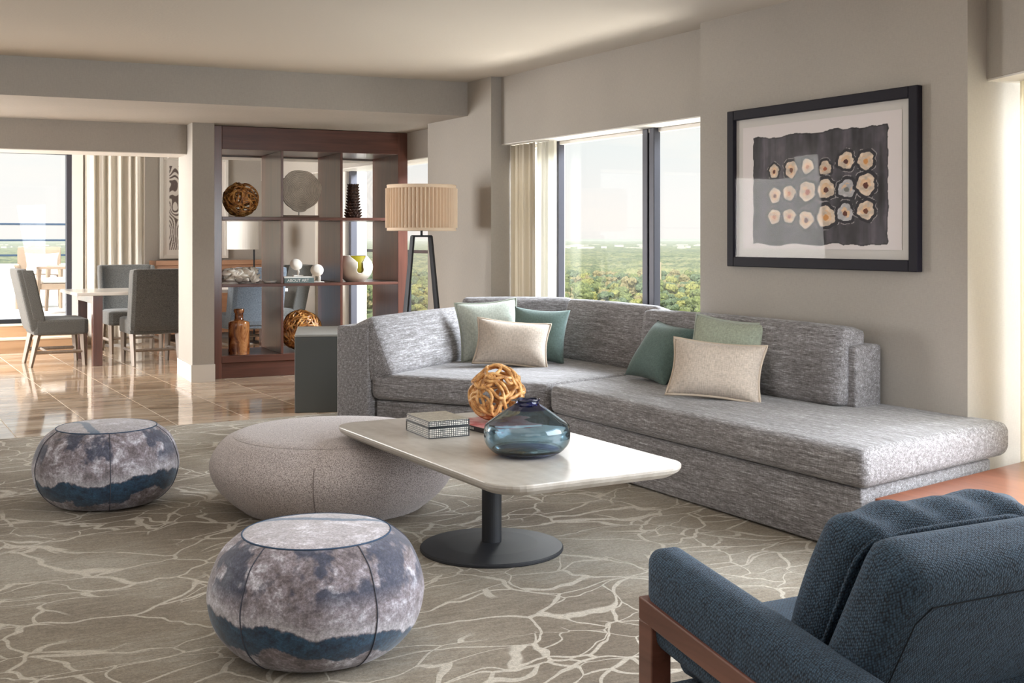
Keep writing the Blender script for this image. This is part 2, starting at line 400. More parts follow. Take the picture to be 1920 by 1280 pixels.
# east wall
we = struct('wall_east')
link('wall_face', boxes([(4.82, 5.6, 3.9, 5.97, 0, ZC)]), WALL, we)
link('header', boxes([(4.95, 5.12, 5.97, 8.83, 2.165, ZC)]), WALL, we)
link('header_soffit', boxes([(4.955, 5.36, 5.97, 8.83, 2.155, 2.1645)]), TRIMW, we)
link('pillar', boxes([(4.85, 5.6, 8.83, 10.08, 0, ZC)]), WALL, we)
link('header', boxes([(5.08, 5.25, 10.08, 15.9, 2.165, ZC)]), WALL, we)
link('header_soffit', boxes([(5.085, 5.45, 10.08, 15.9, 2.155, 2.1645)]), TRIMW, we)
link('apron_wall', boxes([(5.20, 5.42, 5.97, 8.83, 0, .55)]), WALL, we)
link('return_wall', boxes([(5.3, 5.6, 13.36, 15.9, 0, 2.16)]), WALL, we)
# angled wall of the near niche, running back towards the camera
na = Vector((4.96, 3.90)); nd = Vector((-math.sin(R(19)), -math.cos(R(19)))); nn = Vector((math.cos(R(19)), -math.sin(R(19))))
def NQ(s_, t): p = na + nd * s_ + nn * t; return (p.x, p.y)
link('header', prism([NQ(-.05, 0), NQ(6, 0), NQ(6, .2), NQ(-.05, .2)], 2.145, ZC), WALL, we)
link('header_soffit', prism([NQ(-.05, .005), NQ(6, .005), NQ(6, .5), NQ(-.05, .5)], 2.135, 2.1445), TRIMW, we)
# walls outside the frame
ww = struct('wall_west'); link('wall_face', boxes([(-4.2, -4.0, -3.2, 16.2, 0, ZC)]), WALL, ww)
ws = struct('wall_south'); link('wall_face', boxes([(-4.2, 6.0, -3.2, -3.0, 0, ZC)]), WALL, ws)

# north wall with sliding door, steps
wn_o = struct('wall_north')
link('wall_face', boxes([(2.70, 5.6, 15.9, 16.1, 0, ZC), (-4.2, 5.6, 15.9, 16.1, 2.45, ZC)]), WALL, wn_o)
link('baseboard', boxes([(2.95, 5.3, 15.885, 15.9, 0, .13)]), TRIMW, wn_o)
STEP = m_wood('travertine_step', (158, 124, 92), (190, 156, 122), .25, 0, .5)
STEPT = plain('travertine_tread', (214, 198, 178), .3)
st = struct('floor_steps')
link('riser', boxes([(-3.9, 2.62, 15.0, 15.9, 0, .145), (-3.9, 2.62, 15.32, 15.9, .16, .29)]), STEP, st)
link('tread', boxes([(-3.9, 2.62, 14.985, 15.34, .145, .162), (-3.9, 2.62, 15.305, 15.9, .29, .307)]), STEPT, st)
d1 = struct('door_1')
DY = 15.55
def dframe(x0, x1, name='door_frame'): link(name, boxes([(x0, x1, DY, DY + .09, .307, 2.45)], .004, 1), FRAMEM, d1)
dframe(1.355, 1.425); dframe(2.465, 2.53)
link('threshold', boxes([(-3.9, 2.53, DY - .02, DY + .1, .307, .36)], .004, 1), DARKM, d1)
link('head_rail', boxes([(-3.9, 2.53, DY, DY + .09, 2.40, 2.45)], .004, 1), FRAMEM, d1)
link('pane', boxes([(1.385, 2.465, DY + .04, DY + .048, .36, 2.40)]), GLASS, d1)
link('pane', boxes([(-2.6, 1.305, DY + .04, DY + .048, .36, 2.40)]), GLASS, d1)
link('jamb', boxes([(2.53, 2.66, DY - .02, DY + .34, .1, 2.45)]), WHITE, d1)

# window_1 behind the sofa
w1 = struct('window_1')
GX = 5.15
def wf(par, y0, y1, z0, z1, x=GX, d=.06, m=FRAMEM, name='frame'): link(name, boxes([(x, x + d, y0, y1, z0, z1)], .004, 1), m, par)
wf(w1, 8.22, 8.34, .55, 2.155); wf(w1, 6.99, 7.055, .55, 2.155, GX, .06, FRAMEM, 'mullion'); wf(w1, 6.87, 6.93, .55, 2.155, GX - .03, .06, FRAMEM, 'mullion')
wf(w1, 6.93, 6.99, .55, 2.155, GX + .02, .05, DARKM, 'mullion')
wf(w1, 5.97, 8.83, .55, .61, GX, .07, FRAMEM, 'sill_rail'); wf(w1, 5.97, 8.83, 2.125, 2.155, GX + .01, .05, TRIMW, 'head_rail')
link('pane', boxes([(GX + .03, GX + .036, 7.05, 8.24, .61, 2.125)]), GLASS, w1)
link('pane', boxes([(GX + .01, GX + .016, 5.97, 6.88, .61, 2.125)]), GLASS, w1)
# window_2 beyond the shelves (floor length) and its balcony rail
w2 = struct('window_2')
for y0, y1 in ((13.13, 13.20), (10.1, 10.16)): link('frame', boxes([(5.3, 5.38, y0, y1, .05, 2.155)], .004, 1), FRAMEM, w2)
link('sill_rail', boxes([(5.3, 5.38, 10.1, 13.22, 0, .08)]), FRAMEM, w2)
link('pane', boxes([(5.33, 5.336, 10.16, 12.98, .08, 2.15)]), GLASS, w2)
link('jamb', boxes([(5.26, 5.4, 13.22, 13.36, 0, 2.155)]), WHITE, w2)

# ------------------------------------------------------------------ curtains
def curtain(name, x0, y0, x1, y1, z0, z1, folds, amp, mat, label, cat='curtain', group=None, seed=0, ph=0):
    rnd = random.Random(seed); L = math.hypot(x1 - x0, y1 - y0); ux, uy = (x1 - x0) / L, (y1 - y0) / L
    k_ = [rnd.uniform(.8, 1.2) for _ in range(5)]
    def f(u, v):
        w_ = amp * (math.sin(2 * math.pi * folds * u + ph) * k_[0] + .45 * math.sin(2 * math.pi * folds * 1.73 * u + 1 + .8 * v) * k_[1] + .25 * math.sin(2 * math.pi * folds * .41 * u + 2 * k_[2])) * (1 - .25 * v)
        return (x0 + ux * L * u - uy * w_, y0 + uy * L * u + ux * w_, z0 + (z1 - z0) * v)
    o = link(name, grid_mesh(int(folds * 14) + 2, 14, f), mat, None, smooth=True)
    sm = o.modifiers.new('thickness', 'SOLIDIFY'); sm.thickness = .002
    return tag(o, label, cat, group)
curtain('drape', 5.03, 8.825, 5.03, 8.38, .02, 2.15, 6, .022, GREIGE, 'greige gathered drape hanging beside the pillar behind the floor lamp', seed=1)
curtain('sheer_curtain', 5.07, 8.44, 5.07, 8.12, .02, 2.15, 5, .02, SHEER, 'white sheer curtain gathered at the left edge of the window behind the sofa', seed=2)
p0, p1, p2 = NQ(.02, .16), NQ(.32, .2), NQ(3.2, .22)
curtain('drape', p0[0], p0[1], p1[0], p1[1], .02, 2.135, 3.5, .025, SHEERD, 'beige mesh drape stacked beside the white pillar edge, right of the framed picture', seed=3)
curtain('sheer_curtain', p1[0], p1[1], p2[0], p2[1], .02, 2.135, 22, .03, SHEER, 'bright white sheer curtain at the right edge, behind the low wooden corner table', seed=4)
curtain('drape', 2.66, 15.35, 3.38, 15.35, .02, 2.6, 6.5, .05, DRAPE, 'floor-length cream curtain between the terrace door and the swirl picture', seed=5)
curtain('drape', 5.17, 13.95, 5.17, 13.3, .02, 2.15, 5, .04, DRAPE, 'pale cream curtain seen through the middle column of the shelving', seed=6)

# ------------------------------------------------------------------ bookshelf partition
bs = thing('open_bookshelf', 'dark mahogany room-divider shelving unit with nine open compartments, standing beside the white wall end', 'shelving', (NX, NY, 0), TH)
DP = .82; WT = 1.99
def bpart(name, a0, a1, z0, z1, b0=0, b1=DP, m=WOODV, bev=.003): return link(name, boxes([(a0, a1, b0, b1, z0, z1)], bev, 1), m, bs)
bpart('side_panel', 0, .092, 0, ZS - .005); bpart('side_panel', 1.885, WT, 0, ZS - .005)
bpart('top_rail', .092, 1.885, 2.212, ZS - .005, 0, DP, WOODH)
bpart('plinth', .092, 1.885, 0, .148, .012, DP, WOODH); bpart('bottom_board', .092, 1.885, .15, .215, -.004, DP, WOODH)
for a in (.680, 1.285):
    for z0, z1 in ((.2155, .878), (.908, 1.530), (1.562, 2.2118)): bpart('divider', a - .013, a + .013, z0, z1, .004, DP - .004)
for z0, z1 in ((.879, .907), (1.531, 1.561)): bpart('shelf_board', .092, 1.885, z0, z1, .001, DP, WOODH)
Z1, Z2, Z3 = 1.5615, .9075, .2155
def on_shelf(a, b, z): x, y = NW(a, b); return (x, y, z)

# vine ball generator: random loops lying on a sphere
def vine_ball(rad, loops, tr, seed, lo=.35, hi=.95, wob=.12, n=26, thick=6):
    rnd = random.Random(seed); bm = bmesh.new()
    for _ in range(loops):
        ax = Vector((rnd.gauss(0, 1), rnd.gauss(0, 1), rnd.gauss(0, 1))).normalized()
        t = ax.orthogonal().normalized(); b = ax.cross(t); ang = rnd.uniform(lo, hi) * math.pi / 2
        ph = [rnd.uniform(0, 6.28) for _ in range(4)]; el = rnd.uniform(.6, 1); pts = []
        for i in range(n):
            q = 2 * math.pi * i / n
            a2 = ang * (1 + wob * math.sin(3 * q + ph[0]) + wob * .6 * math.sin(5 * q + ph[1]))
            d = ax * math.cos(a2) + (t * math.cos(q) + b * el * math.sin(q)).normalized() * math.sin(a2)
            pts.append(d * (rad - tr) * (1 + .05 * math.sin(2 * q + ph[2])))
        add_tube(bm, pts, tr, thick, True)
    bmesh.ops.recalc_face_normals(bm, faces=bm.faces[:])
    return bm_mesh(bm)
def m_vine(name, c1, c2, c3, rough):
    m = M(name, c2, rough, Coat_Weight=.2); a = m.noise(m.co(), 26, 4, .6); m.col(m.ramp(a, [(.35, c1), (.5, c2), (.65, c3)])); m.bump(m.noise(m.co((1, 1, 1)), 120, 3), .4, .004); return m.m
VINE = m_vine('varnished_vine', (96, 54, 20), (178, 118, 56), (222, 172, 104), .28); VINEG = m_vine('honey_vine', (140, 88, 40), (204, 150, 88), (232, 186, 126), .45)
o = link('vine_ball', vine_ball(.172, 30, .0085, 3, .35, .95), VINE, None, on_shelf(.315, .2, Z1 + .174), smooth=True)
tag(o, 'dark brown woven vine ball on the top left shelf', 'decorative ball')
o = link('vine_ball', vine_ball(.205, 44, .0095, 5, .3, .9), VINE, None, on_shelf(.93, .22, Z3 + .207), smooth=True)
tag(o, 'large brown woven vine ball in the bottom middle compartment, behind the grey side table', 'decorative ball')

# stone disc on stand
sc = thing('disc_sculpture', 'grey round wood-slice disc on a thin rod stand in the top middle compartment', 'sculpture', on_shelf(.90, .2, Z1), TH)
bm = bmesh.new(); rnd = random.Random(4); n = 64; pr_ = []
for i in range(n):
    q = 2 * math.pi * i / n; r_ = .205 * (1 + .025 * math.sin(3 * q + 1) + .015 * math.sin(7 * q) + (.05 if abs(q - 4.6) < .35 else 0))
    pr_.append((r_ * math.cos(q), r_ * math.sin(q)))
f1 = [bm.verts.new((x, -.014, z)) for x, z in pr_]; f2 = [bm.verts.new((x, .014, z)) for x, z in pr_]
bm.faces.new(f1); bm.faces.new(f2[::-1])
for i in range(n): bm.faces.new((f1[i], f2[i], f2[(i + 1) % n], f1[(i + 1) % n]))
bmesh.ops.recalc_face_normals(bm, faces=bm.faces[:]); me = bm_mesh(bm)
m_ = M('weathered_slice', (178, 170, 160), .85); s_ = m_.n('SeparateXYZ'); m_.l(m_.co(), s_.inputs[0])
rr_ = m_.n('VectorMath', operation='LENGTH'); m_.l(m_.co((1, 0, 1)), rr_.inputs[0]); nz = m_.noise(m_.co(), 7, 4, .6)
wv = m_.math('SINE', m_.math('ADD', m_.math('MULTIPLY', rr_.outputs['Value'], 420), m_.math('MULTIPLY', nz, 26)))
m_.col(m_.ramp(m_.math('ADD', m_.math('MULTIPLY', wv, .2), nz), [(.25, (170, 162, 153)), (.75, (224, 216, 205))])); m_.bump(wv, .3, .002)
link('disc', me, m_.m, sc, (.02, 0, .275)); link('rod', tube([(0, 0, .01), (0, 0, .08)], .004, 8), DARKM, sc); link('stand_base', boxes([(-.19, .19, -.07, .07, 0, .022)], .003, 1), m_wood('stand_wood', (112, 92, 80), (140, 118, 104), .5, 0), sc)
# cone sculpture
bm = bmesh.new()
for k_ in range(12):
    z = .012 + k_ * .029; r_ = .082 - .0025 * k_ + (.012 if k_ < 3 else 0)
    for i in range(13):
        q = 2 * math.pi * (i + .5 * (k_ % 2)) / 13
        m0 = Matrix.Translation((r_ * .78 * math.cos(q), r_ * .78 * math.sin(q), z)) @ Matrix.Rotation(q, 4, 'Z') @ Matrix.Rotation(R(-38), 4, 'Y') @ Matrix.Diagonal((1.5, 1.05, .45, 1))
        bmesh.ops.create_icosphere(bm, subdivisions=1, radius=.021, matrix=m0)
add_tube(bm, [Vector((0, 0, 0)), Vector((0, 0, .345))], .055, 10)
o = link('cone_sculpture', bm_mesh(bm), m_vine('dark_scales', (44, 32, 28), (84, 62, 52), (120, 94, 80), .7), None, on_shelf(1.50, .3, Z1 + .004))
tag(o, 'dark brown scaly cone-shaped sculpture in the top right compartment', 'sculpture')
# coral / shell cluster: petals
def blobs(seed, n, ex, r0, r1, flat=.35):
    rnd = random.Random(seed); bm = bmesh.new()
    for _ in range(n):
        p = Vector((rnd.uniform(-ex[0], ex[0]), rnd.uniform(-ex[1], ex[1]), rnd.uniform(r1 * .6, ex[2])))
        m0 = Matrix.Translation(p) @ Matrix.Rotation(rnd.uniform(0, 6.28), 4, 'Z') @ Matrix.Rotation(rnd.uniform(0, 3.14), 4, 'X') @ Matrix.Diagonal((1, rnd.uniform(.6, 1), flat, 1))
        vs = bmesh.ops.create_icosphere(bm, subdivisions=2, radius=rnd.uniform(r0, r1), matrix=m0)['verts']
        for v in vs: v.co += Vector(noise.noise_vector(v.co * 40)) * .006
    return bm_mesh(bm)
CORAL = plain('white_coral', (238, 231, 220), .7)
co_ = link('coral_cluster', blobs(3, 64, (.17, .06, .15), .036, .06), CORAL, None, on_shelf(.315, .16, Z2 - .008), (0, 0, TH), True)
tag(co_, 'cream white coral cluster with petal-like folds on the middle left shelf', 'coral')
m_ = link('shallow_dish', lathe(smooth_prof([(0, .004), (.05, .003), (.066, .018), (.068, .024), (.06, .022), (.04, .012), (0, .01)], 5), 32), WHITE, None, on_shelf(.583, .10, Z2 + .001), smooth=True)
tag(m_, 'small white shallow dish next to the coral cluster', 'dish')
# book under the mushroom corals
def text(body, size, m, parent, loc, rot, depth=.0006, align='CENTER'):
    cu = bpy.data.curves.new('t', 'FONT'); cu.body = body; cu.size = size; cu.extrude = depth; cu.align_x = align; cu.align_y = 'CENTER'
    o = bpy.data.objects.new('t', cu); C.objects.link(o); dg = bpy.context.evaluated_depsgraph_get(); me = bpy.data.meshes.new_from_object(o.evaluated_get(dg))
    C.objects.unlink(o); bpy.data.objects.remove(o); me.materials.clear()
    return link('lettering', me, m, parent, loc, rot)
bk = thing('book', 'teal-grey spined book lying under the white mushroom coral in the central compartment', 'book', on_shelf(.86, .12, Z2), TH)
link('cover', boxes([(-.15, .15, -.08, .12, 0, .004), (-.15, .15, -.08, .12, .046, .05), (-.15, .15, -.084, -.08, 0, .05)]), plain('teal_cover', (92, 108, 106), .6), bk)
link('pages', boxes([(-.145, .145, -.079, .115, .0045, .0455)]), plain('pages', (226, 222, 214), .8), bk)
text('ABOUT ART', .040, WHITE, bk, (-.01, -.0845, .025), (R(90), 0, 0))
ob = thing('book', 'thin white book on top of the teal-spined book in the central compartment', 'book', on_shelf(.85, .12, Z2 + .0505), TH)
link('cover', boxes([(-.14, .15, -.07, .11, 0, .002), (-.14, .15, -.07, .11, .011, .013), (-.14, .15, -.072, -.07, 0, .013)]), WHITE, ob); link('pages', boxes([(-.135, .145, -.069, .105, .0022, .0108)]), plain('pages_thin', (226, 222, 214), .8), ob)
def mushroom(lab, loc, s, rz):
    t = thing('mushroom_coral', lab, 'ornament', loc, rz)
    def gills(q): return q
    cap = lathe(smooth_prof([(0, .035), (.035, .030), (.058, .010), (.062, .0), (.056, -.006), (.025, .008), (0, .012)], 6), 40)
    for v in cap.vertices:
        a_ = math.atan2(v.co.y, v.co.x); v.co.x *= s; v.co.y *= s; v.co.z = v.co.z * s + .002 * math.sin(a_ * 20)
    link('cap', cap, CORAL, t, (-.012, 0, .118 * s), (R(58), R(-42), R(25)), True)
    link('stem', tube([(.01, .01, .012), (.012, .004, .05 * s), (.002, -.002, .09 * s)], .012 * s, 8), CORAL, t, smooth=True)
    link('foot', boxes([(-.045 * s, .055 * s, -.03, .03, 0, .012)], .003, 1), WHITE, t)
mushroom('white disc coral ornament standing on the stacked books in the central compartment', on_shelf(.865, .13, Z2 + .064), 1.0, TH)
mushroom('white disc coral ornament standing at the right end of the stacked books', on_shelf(1.06, .06, Z2 + .0005), 1.05, TH - .3)
# round vase with cut-out
vz = thing('round_vase', 'round white vase with an olive green keyhole opening in the middle right compartment', 'vase', on_shelf(1.475, .16, Z2), TH)
vp = smooth_prof([(0, .002), (.075, .002), (.10, .012), (.155, .07), (.178, .14), (.168, .20), (.125, .258), (.118, .262)], 18)
me = lathe(vp, 200); bm = bmesh.new(); bm.from_mesh(me)
dels = []
for f in bm.faces:
    c_ = f.calc_center_median()
    if c_.y < 0:
        hw = .026 if c_.z < .20 else .026 + (c_.z - .20) * .95
        if (c_.z > .135 and abs(c_.x) < hw) or (c_.x ** 2 + (c_.z - .125) ** 2 < .034 ** 2): dels.append(f)
bmesh.ops.delete(bm, geom=dels, context='FACES')
o = link('shell', bm_mesh(bm), plain('matte_ivory', (206, 198, 186), .4), vz, smooth=True); q = o.modifiers.new('t', 'SOLIDIFY'); q.thickness = .004; q.offset = 1
link('lining', lathe([(r * .955, .004 + z * .985) for r, z in vp], 48), plain('olive_glaze', (134, 122, 28), .3), vz, smooth=True).data['k'] = 1
# amber bottle
def m_amber():
    m = M('amber_glass', (120, 66, 30), .12, Coat_Weight=.5); a = m.noise(m.co((1, 1, .6), (R(20), R(30), 0)), 9, 4, .55, 1.6)
    m.col(m.ramp(a, [(.35, (70, 34, 18)), (.5, (134, 78, 40)), (.62, (176, 122, 76)), (.72, (96, 52, 28))])); return m.m
bt = thing('amber_bottle', 'mottled amber brown glass bottle with a narrow neck in the bottom left compartment', 'bottle', on_shelf(.285, .14, Z3), 0)
link('body', lathe(smooth_prof([(0, .001), (.094, .001), (.102, .012), (.103, .08), (.103, .22), (.102, .30), (.09, .322), (.052, .335)], 5), 40), m_amber(), bt, smooth=True)
link('neck', lathe([(.052, .335), (.042, .345), (.040, .40), (.050, .415), (.052, .44), (.046, .445), (.034, .44), (.030, .35)], 40), m_amber(), bt, smooth=True)

# ------------------------------------------------------------------ dining corner
CHAR = m_heather('charcoal_wool', (58, 58, 57), (100, 100, 97), 180); CHARB = m_heather('slate_wool', (74, 84, 94), (112, 122, 132), 160)
def dining_chair(label, loc, rz, mat=CHAR, w=.56):
    t = thing('dining_chair', label, 'chair', loc, rz, 'upholstered dining chairs round the white table')
    # local: faces +y, seat y -.28 .. +.30
    h = w / 2
    link('seat', softbox(w, .56, .17, .03, (0, 0, .012), 8), mat, t, (0, .03, .33))
    def ln(q): q.y -= (q.z + .34) * .22; return q
    link('backrest', softbox(w, .11, .66, .03, (0, 0, 0), 8, True, ln), mat, t, (0, -.22, .37))
    for s in (-1, 1): link('back_wing', softbox(.045, .13, .56, .02, (0, 0, 0), 6, True, ln), mat, t, (s * (h - .02), -.17, .46))
    for s in (-1, 1):
        link('leg', bar((s * (h - .04), .25, .335), (s * (h - .045), .27, 0), .048, .032), OAKG, t)
        link('leg', bar((s * (h - .04), -.2, .335), (s * (h - .04), -.27, 0), .048, .032), OAKG, t)
        link('stretcher', bar((s * (h - .043), .255, .15), (s * (h - .04), -.235, .15), .026), OAKG, t)
    link('stretcher', bar((-(h - .043), -.1, .15), ((h - .043), -.1, .15), .022), OAKG, t)
    return t
dining_chair('charcoal dining chair at the left end of the white table, seen from the side', (2.0, 13.42, 0), R(-90), CHAR, .60)
dining_chair('charcoal dining chair seen from behind, partly hidden by the white wall end', (2.93, 13.0, 0), 0, CHAR, .56)
dining_chair('charcoal winged dining chair at the far side of the white table, facing the room', (3.04, 14.5, 0), R(180), CHAR, .66)
dining_chair('slate blue chair seen from behind through the bottom left compartment of the shelving', (4.05, 13.15, 0), R(4), CHARB, .62)
dining_chair('charcoal chair whose back shows through the central compartment of the shelving', (4.62, 13.95, 0), R(95), CHAR, .56)
dt = thing('dining_table', 'white-topped dining table with dark wooden slab legs in the alcove', 'table', (2.15, 12.93, 0))
link('table_top', boxes([(0, 2.3, 0, 1.05, .745, .78)], .004, 1), plain('white_stone_top', (218, 214, 208), .18), dt)
for x in (.17, 2.0):
    link('slab_leg', boxes([(x, x + .1, .04, .12, 0, .744)], .003, 1), WOODV, dt); link('slab_leg', boxes([(x, x + .1, .93, 1.01, 0, .744)], .003, 1), WOODV, dt)
    link('cross_rail', boxes([(x, x + .1, .12, .93, .66, .744)], .003, 1), WOODV, dt)
# swirl picture
def paint_grid(name, w, h, nx, ny, fn, parent, loc, rot, rough=.6):
    xs = np.linspace(0, w, nx); zs = np.linspace(0, h, ny); XX, ZZ = np.meshgrid(xs, zs)
    vs = np.stack([XX, np.zeros_like(XX), ZZ], -1).reshape(-1, 3); idx = np.arange(nx * ny).reshape(ny, nx)
    fs = np.stack([idx[:-1, :-1], idx[:-1, 1:], idx[1:, 1:], idx[1:, :-1]], -1).reshape(-1, 4)
    me = bpy.data.meshes.new(name); me.from_pydata(vs.tolist(), [], fs.tolist())
    colr = fn(XX / w, ZZ / h).reshape(-1, 3)
    colr = np.where(colr <= .04045, colr / 12.92, ((colr + .055) / 1.055) ** 2.4)
    at = me.color_attributes.new('paint', 'FLOAT_COLOR', 'POINT'); at.data.foreach_set('color', np.concatenate([colr, np.ones((len(colr), 1))], 1).astype(np.float32).ravel())
    m = M(name + '_print', (1, 1, 1), rough); a = m.n('VertexColor'); a.layer_name = 'paint'; m.col(a.outputs['Color'])
    return link(name, me, m.m, parent, loc, rot)
rs = np.random.RandomState(5)
def vnoise(X, Y, fx, fy, seed, oct=4):
    out = np.zeros_like(X); amp = 1; tot = 0
    for o_ in range(oct):
        r = np.random.RandomState(seed + o_); G_ = r.rand(64, 64); x = X * fx * 2 ** o_; y = Y * fy * 2 ** o_
        xi = np.floor(x).astype(int); yi = np.floor(y).astype(int); xf = x - xi; yf = y - yi; xf = xf * xf * (3 - 2 * xf); yf = yf * yf * (3 - 2 * yf)
        g = lambda a, b: G_[a % 64, b % 64]
        out += amp * ((g(xi, yi) * (1 - xf) + g(xi + 1, yi) * xf) * (1 - yf) + (g(xi, yi + 1) * (1 - xf) + g(xi + 1, yi + 1) * xf) * yf); tot += amp; amp *= .5
    return out / tot
def swirl(u, v):
    n_ = vnoise(u, v, 3, 4, 11, 2); s_ = np.sin(n_ * 95 + u * 6); k_ = np.clip(s_ * 3 + .8, 0, 1)[..., None]
    b = np.array([.42, .37, .36]); w_ = np.array([.90, .88, .86]); c_ = b * (1 - k_) + w_ * k_
    edge = ((u < .10) | (u > .90) | (v < .06) | (v > .94))[..., None]; return np.where(edge, w_, c_)
pc = thing('framed_picture', 'white framed print of brown and white swirling lines, half hidden by the wall end', 'picture', (3.69, 15.88, 1.08))
link('frame', boxes([(0, .045, -.03, 0, 0, 1.36), (.875, .92, -.03, 0, 0, 1.36), (.045, .875, -.03, 0, 0, .045), (.045, .875, -.03, 0, 1.315, 1.36)], .003, 1), WHITE, pc)
paint_grid('print', .83, 1.27, 150, 230, swirl, pc, (.045, -.012, .045), (0, 0, 0))
# console with lamp beyond the shelves
cs = thing('sideboard', 'low orange-brown wooden sideboard against the far alcove wall', 'sideboard', (3.55, 15.48, 0))
SB = m_wood('orange_oak', (164, 120, 92), (190, 148, 118), .4, 0)
link('body', boxes([(.02, 1.48, .02, .38, .10, 1.0)], .003, 1), SB, cs); link('top_board', boxes([(0, 1.5, 0, .38, 1.0, 1.06)], .003, 1), SB, cs)
for x in (.06, 1.38): link('leg', boxes([(x, x + .06, .04, .34, 0, .10)]), SB, cs)
for x in (.04, .52, 1.0): link('door', boxes([(x, x + .45, .002, .018, .14, .97)], .002, 1), SB, cs)
fl2 = thing('floor_lamp', 'white drum-shaded floor lamp with a black pole seen through the middle left compartment', 'lamp', (4.52, 14.9, 0))
link('shade', lathe([(.19, 1.21), (.20, 1.21), (.20, 1.57), (.19, 1.57), (.19, 1.21)], 40), plain('white_shade', (236, 233, 228), .8), fl2, smooth=False)
link('pole', tube([(0.15, 0, .02), (.15, 0, 1.3), (0, 0, 1.34)], .011, 8), DARKM, fl2); link('base', lathe([(0, 0), (.14, 0), (.14, .018), (0, .022)], 32), DARKM, fl2, (.15, 0, 0))

# ------------------------------------------------------------------ terrace beyond the door
TW = plain('terrace_plaster', (232, 230, 224), .8)
tf = link('terrace_floor', boxes([(-8, 5.5, 16.1, 21.2, .15, .30)]), plain('terrace_stone', (226, 220, 212), .7)); tf['kind'] = 'structure'
pw = link('terrace_wall', boxes([(-8, 5.5, 20.9, 21.15, .30, .86)]), TW); pw['kind'] = 'structure'
pw2 = link('terrace_ledge', boxes([(-8, 5.5, 20.85, 21.2, .86, .93)], .01, 1), TW); pw2['kind'] = 'structure'
BLUEM = plain('blue_grey_rail', (64, 84, 108), .4, Metallic=.3)
rl = thing('terrace_railing', 'blue-grey metal railing with three rails above the terrace wall', 'railing', (0, 21.02, .93))
for z in (.14, .39, .66): link('rail', tube([(-8, 0, z), (5.5, 0, z)], .017, 8), BLUEM, rl)
for i in range(4): link('post', boxes([(3.42 + (i - 3) * 2.1 - .028, 3.42 + (i - 3) * 2.1 + .028, -.028, .028, 0, .66)], .004, 1), BLUEM, rl)
WICK = M('wicker', (150, 130, 110), .8)
_a = WICK.n('TexWave', Scale=60, bands_direction='Z'); WICK.l(WICK.co(), _a.inputs['Vector']); _b = WICK.n('TexWave', Scale=40, bands_direction='X'); WICK.l(WICK.co(), _b.inputs['Vector'])
WICK.col(WICK.ramp(WICK.math('MULTIPLY', _a.outputs['Fac'], _b.outputs['Fac']), [(0, (118, 98, 82)), (.7, (186, 166, 144))])); WICK = WICK.m
def wicker(label, loc, rz):
    t = thing('wicker_armchair', label, 'armchair', loc, rz, 'wicker armchairs on the terrace')
    link('seat', softbox(.56, .56, .09, .02, (0, 0, 0), 6), WICK, t, (0, 0, .33))
    link('seat_cushion', softbox(.50, .50, .07, .03, (0, 0, .01), 6), TW, t, (0, .02, .42))
    def ln(q): q.y -= (q.z + .25) * .2 - .05 * (q.x / .3) ** 2; return q
    link('backrest', softbox(.62, .05, .52, .02, (0, 0, 0), 8, True, ln), WICK, t, (0, -.27, .40))
    for s in (-1, 1):
        link('armrest', softbox(.07, .58, .04, .012, (0, 0, 0), 4), WICK, t, (s * .31, 0, .62))
        for y in (-.26, .26): link('leg', bar((s * .30, y, .62 if y > 0 else .4), (s * .30, y * 1.12, 0), .05, .035), WICK, t)
    return t
wicker('wicker armchair with a white cushion on the terrace, facing the glass door', (2.62, 19.0, .3), R(172))
wicker('wicker armchair on the terrace turned sideways, its back against the right door frame', (2.76, 17.7, .3), R(70))
wicker('wicker armchair on the terrace cut by the left edge of the photo', (1.28, 18.0, .3), R(-100))
def pillow(name, label, w, h, t, mat, pip, loc, rot, group='throw pillows on the sofa'):
    """origin at bottom centre, front face looks along local -y"""
    n_ = 22; o = thing(name, label, 'pillow', loc, 0, group); o.rotation_euler = rot
    def out(u, v):
        x = u * w / 2 * (1 - .10 * (1 - v * v)); z = v * h / 2 * (1 - .10 * (1 - u * u)); return x, z + h / 2
    bm = bmesh.new(); gr = {}
    rnd = random.Random(len(label)); ox = rnd.random() * 9
    for s in (-1, 1):
        for i in range(n_ + 1):
            for j in range(n_ + 1):
                u, v = math.sin((i / n_ * 2 - 1) * math.pi / 2) * .3 + (i / n_ * 2 - 1) * .7, math.sin((j / n_ * 2 - 1) * math.pi / 2) * .3 + (j / n_ * 2 - 1) * .7
                x, z = out(u, v); th = t / 2 * (max(0, (1 - u ** 4) * (1 - v ** 4)) ** .72) * (1 - .12 * (u * u + v * v) / 2)
                th += .006 * noise.noise(Vector((x * 7 + ox, z * 7, s))) * (th / t)
                rim = i in (0, n_) or j in (0, n_)
                if rim and (1, i, j) in gr or rim and (-1, i, j) in gr: gr[(s, i, j)] = gr[(-s, i, j)]; continue
                gr[(s, i, j)] = bm.verts.new((x, s * th, z))
    for s in (-1, 1):
        for i in range(n_):
            for j in range(n_):
                bm.faces.new((gr[(s, i, j)], gr[(s, i + 1, j)], gr[(s, i + 1, j + 1)], gr[(s, i, j + 1)]))
    bmesh.ops.recalc_face_normals(bm, faces=bm.faces[:])
    link('pillow_body', bm_mesh(bm), mat, o, smooth=True)
    if pip:
        pts = []
        for a, b, c, d in ((-1, -1, 1, -1), (1, -1, 1, 1), (1, 1, -1, 1), (-1, 1, -1, -1)):
            for k_ in range(14):
                f = k_ / 14; x, z = out(a + (c - a) * f, b + (d - b) * f); 
                pts.append(Vector((x * .995, 0, h / 2 + (z - h / 2) * .995)))
        link('piping', tube(pts, .0085, 6, True), pip, o, smooth=True)
    return o
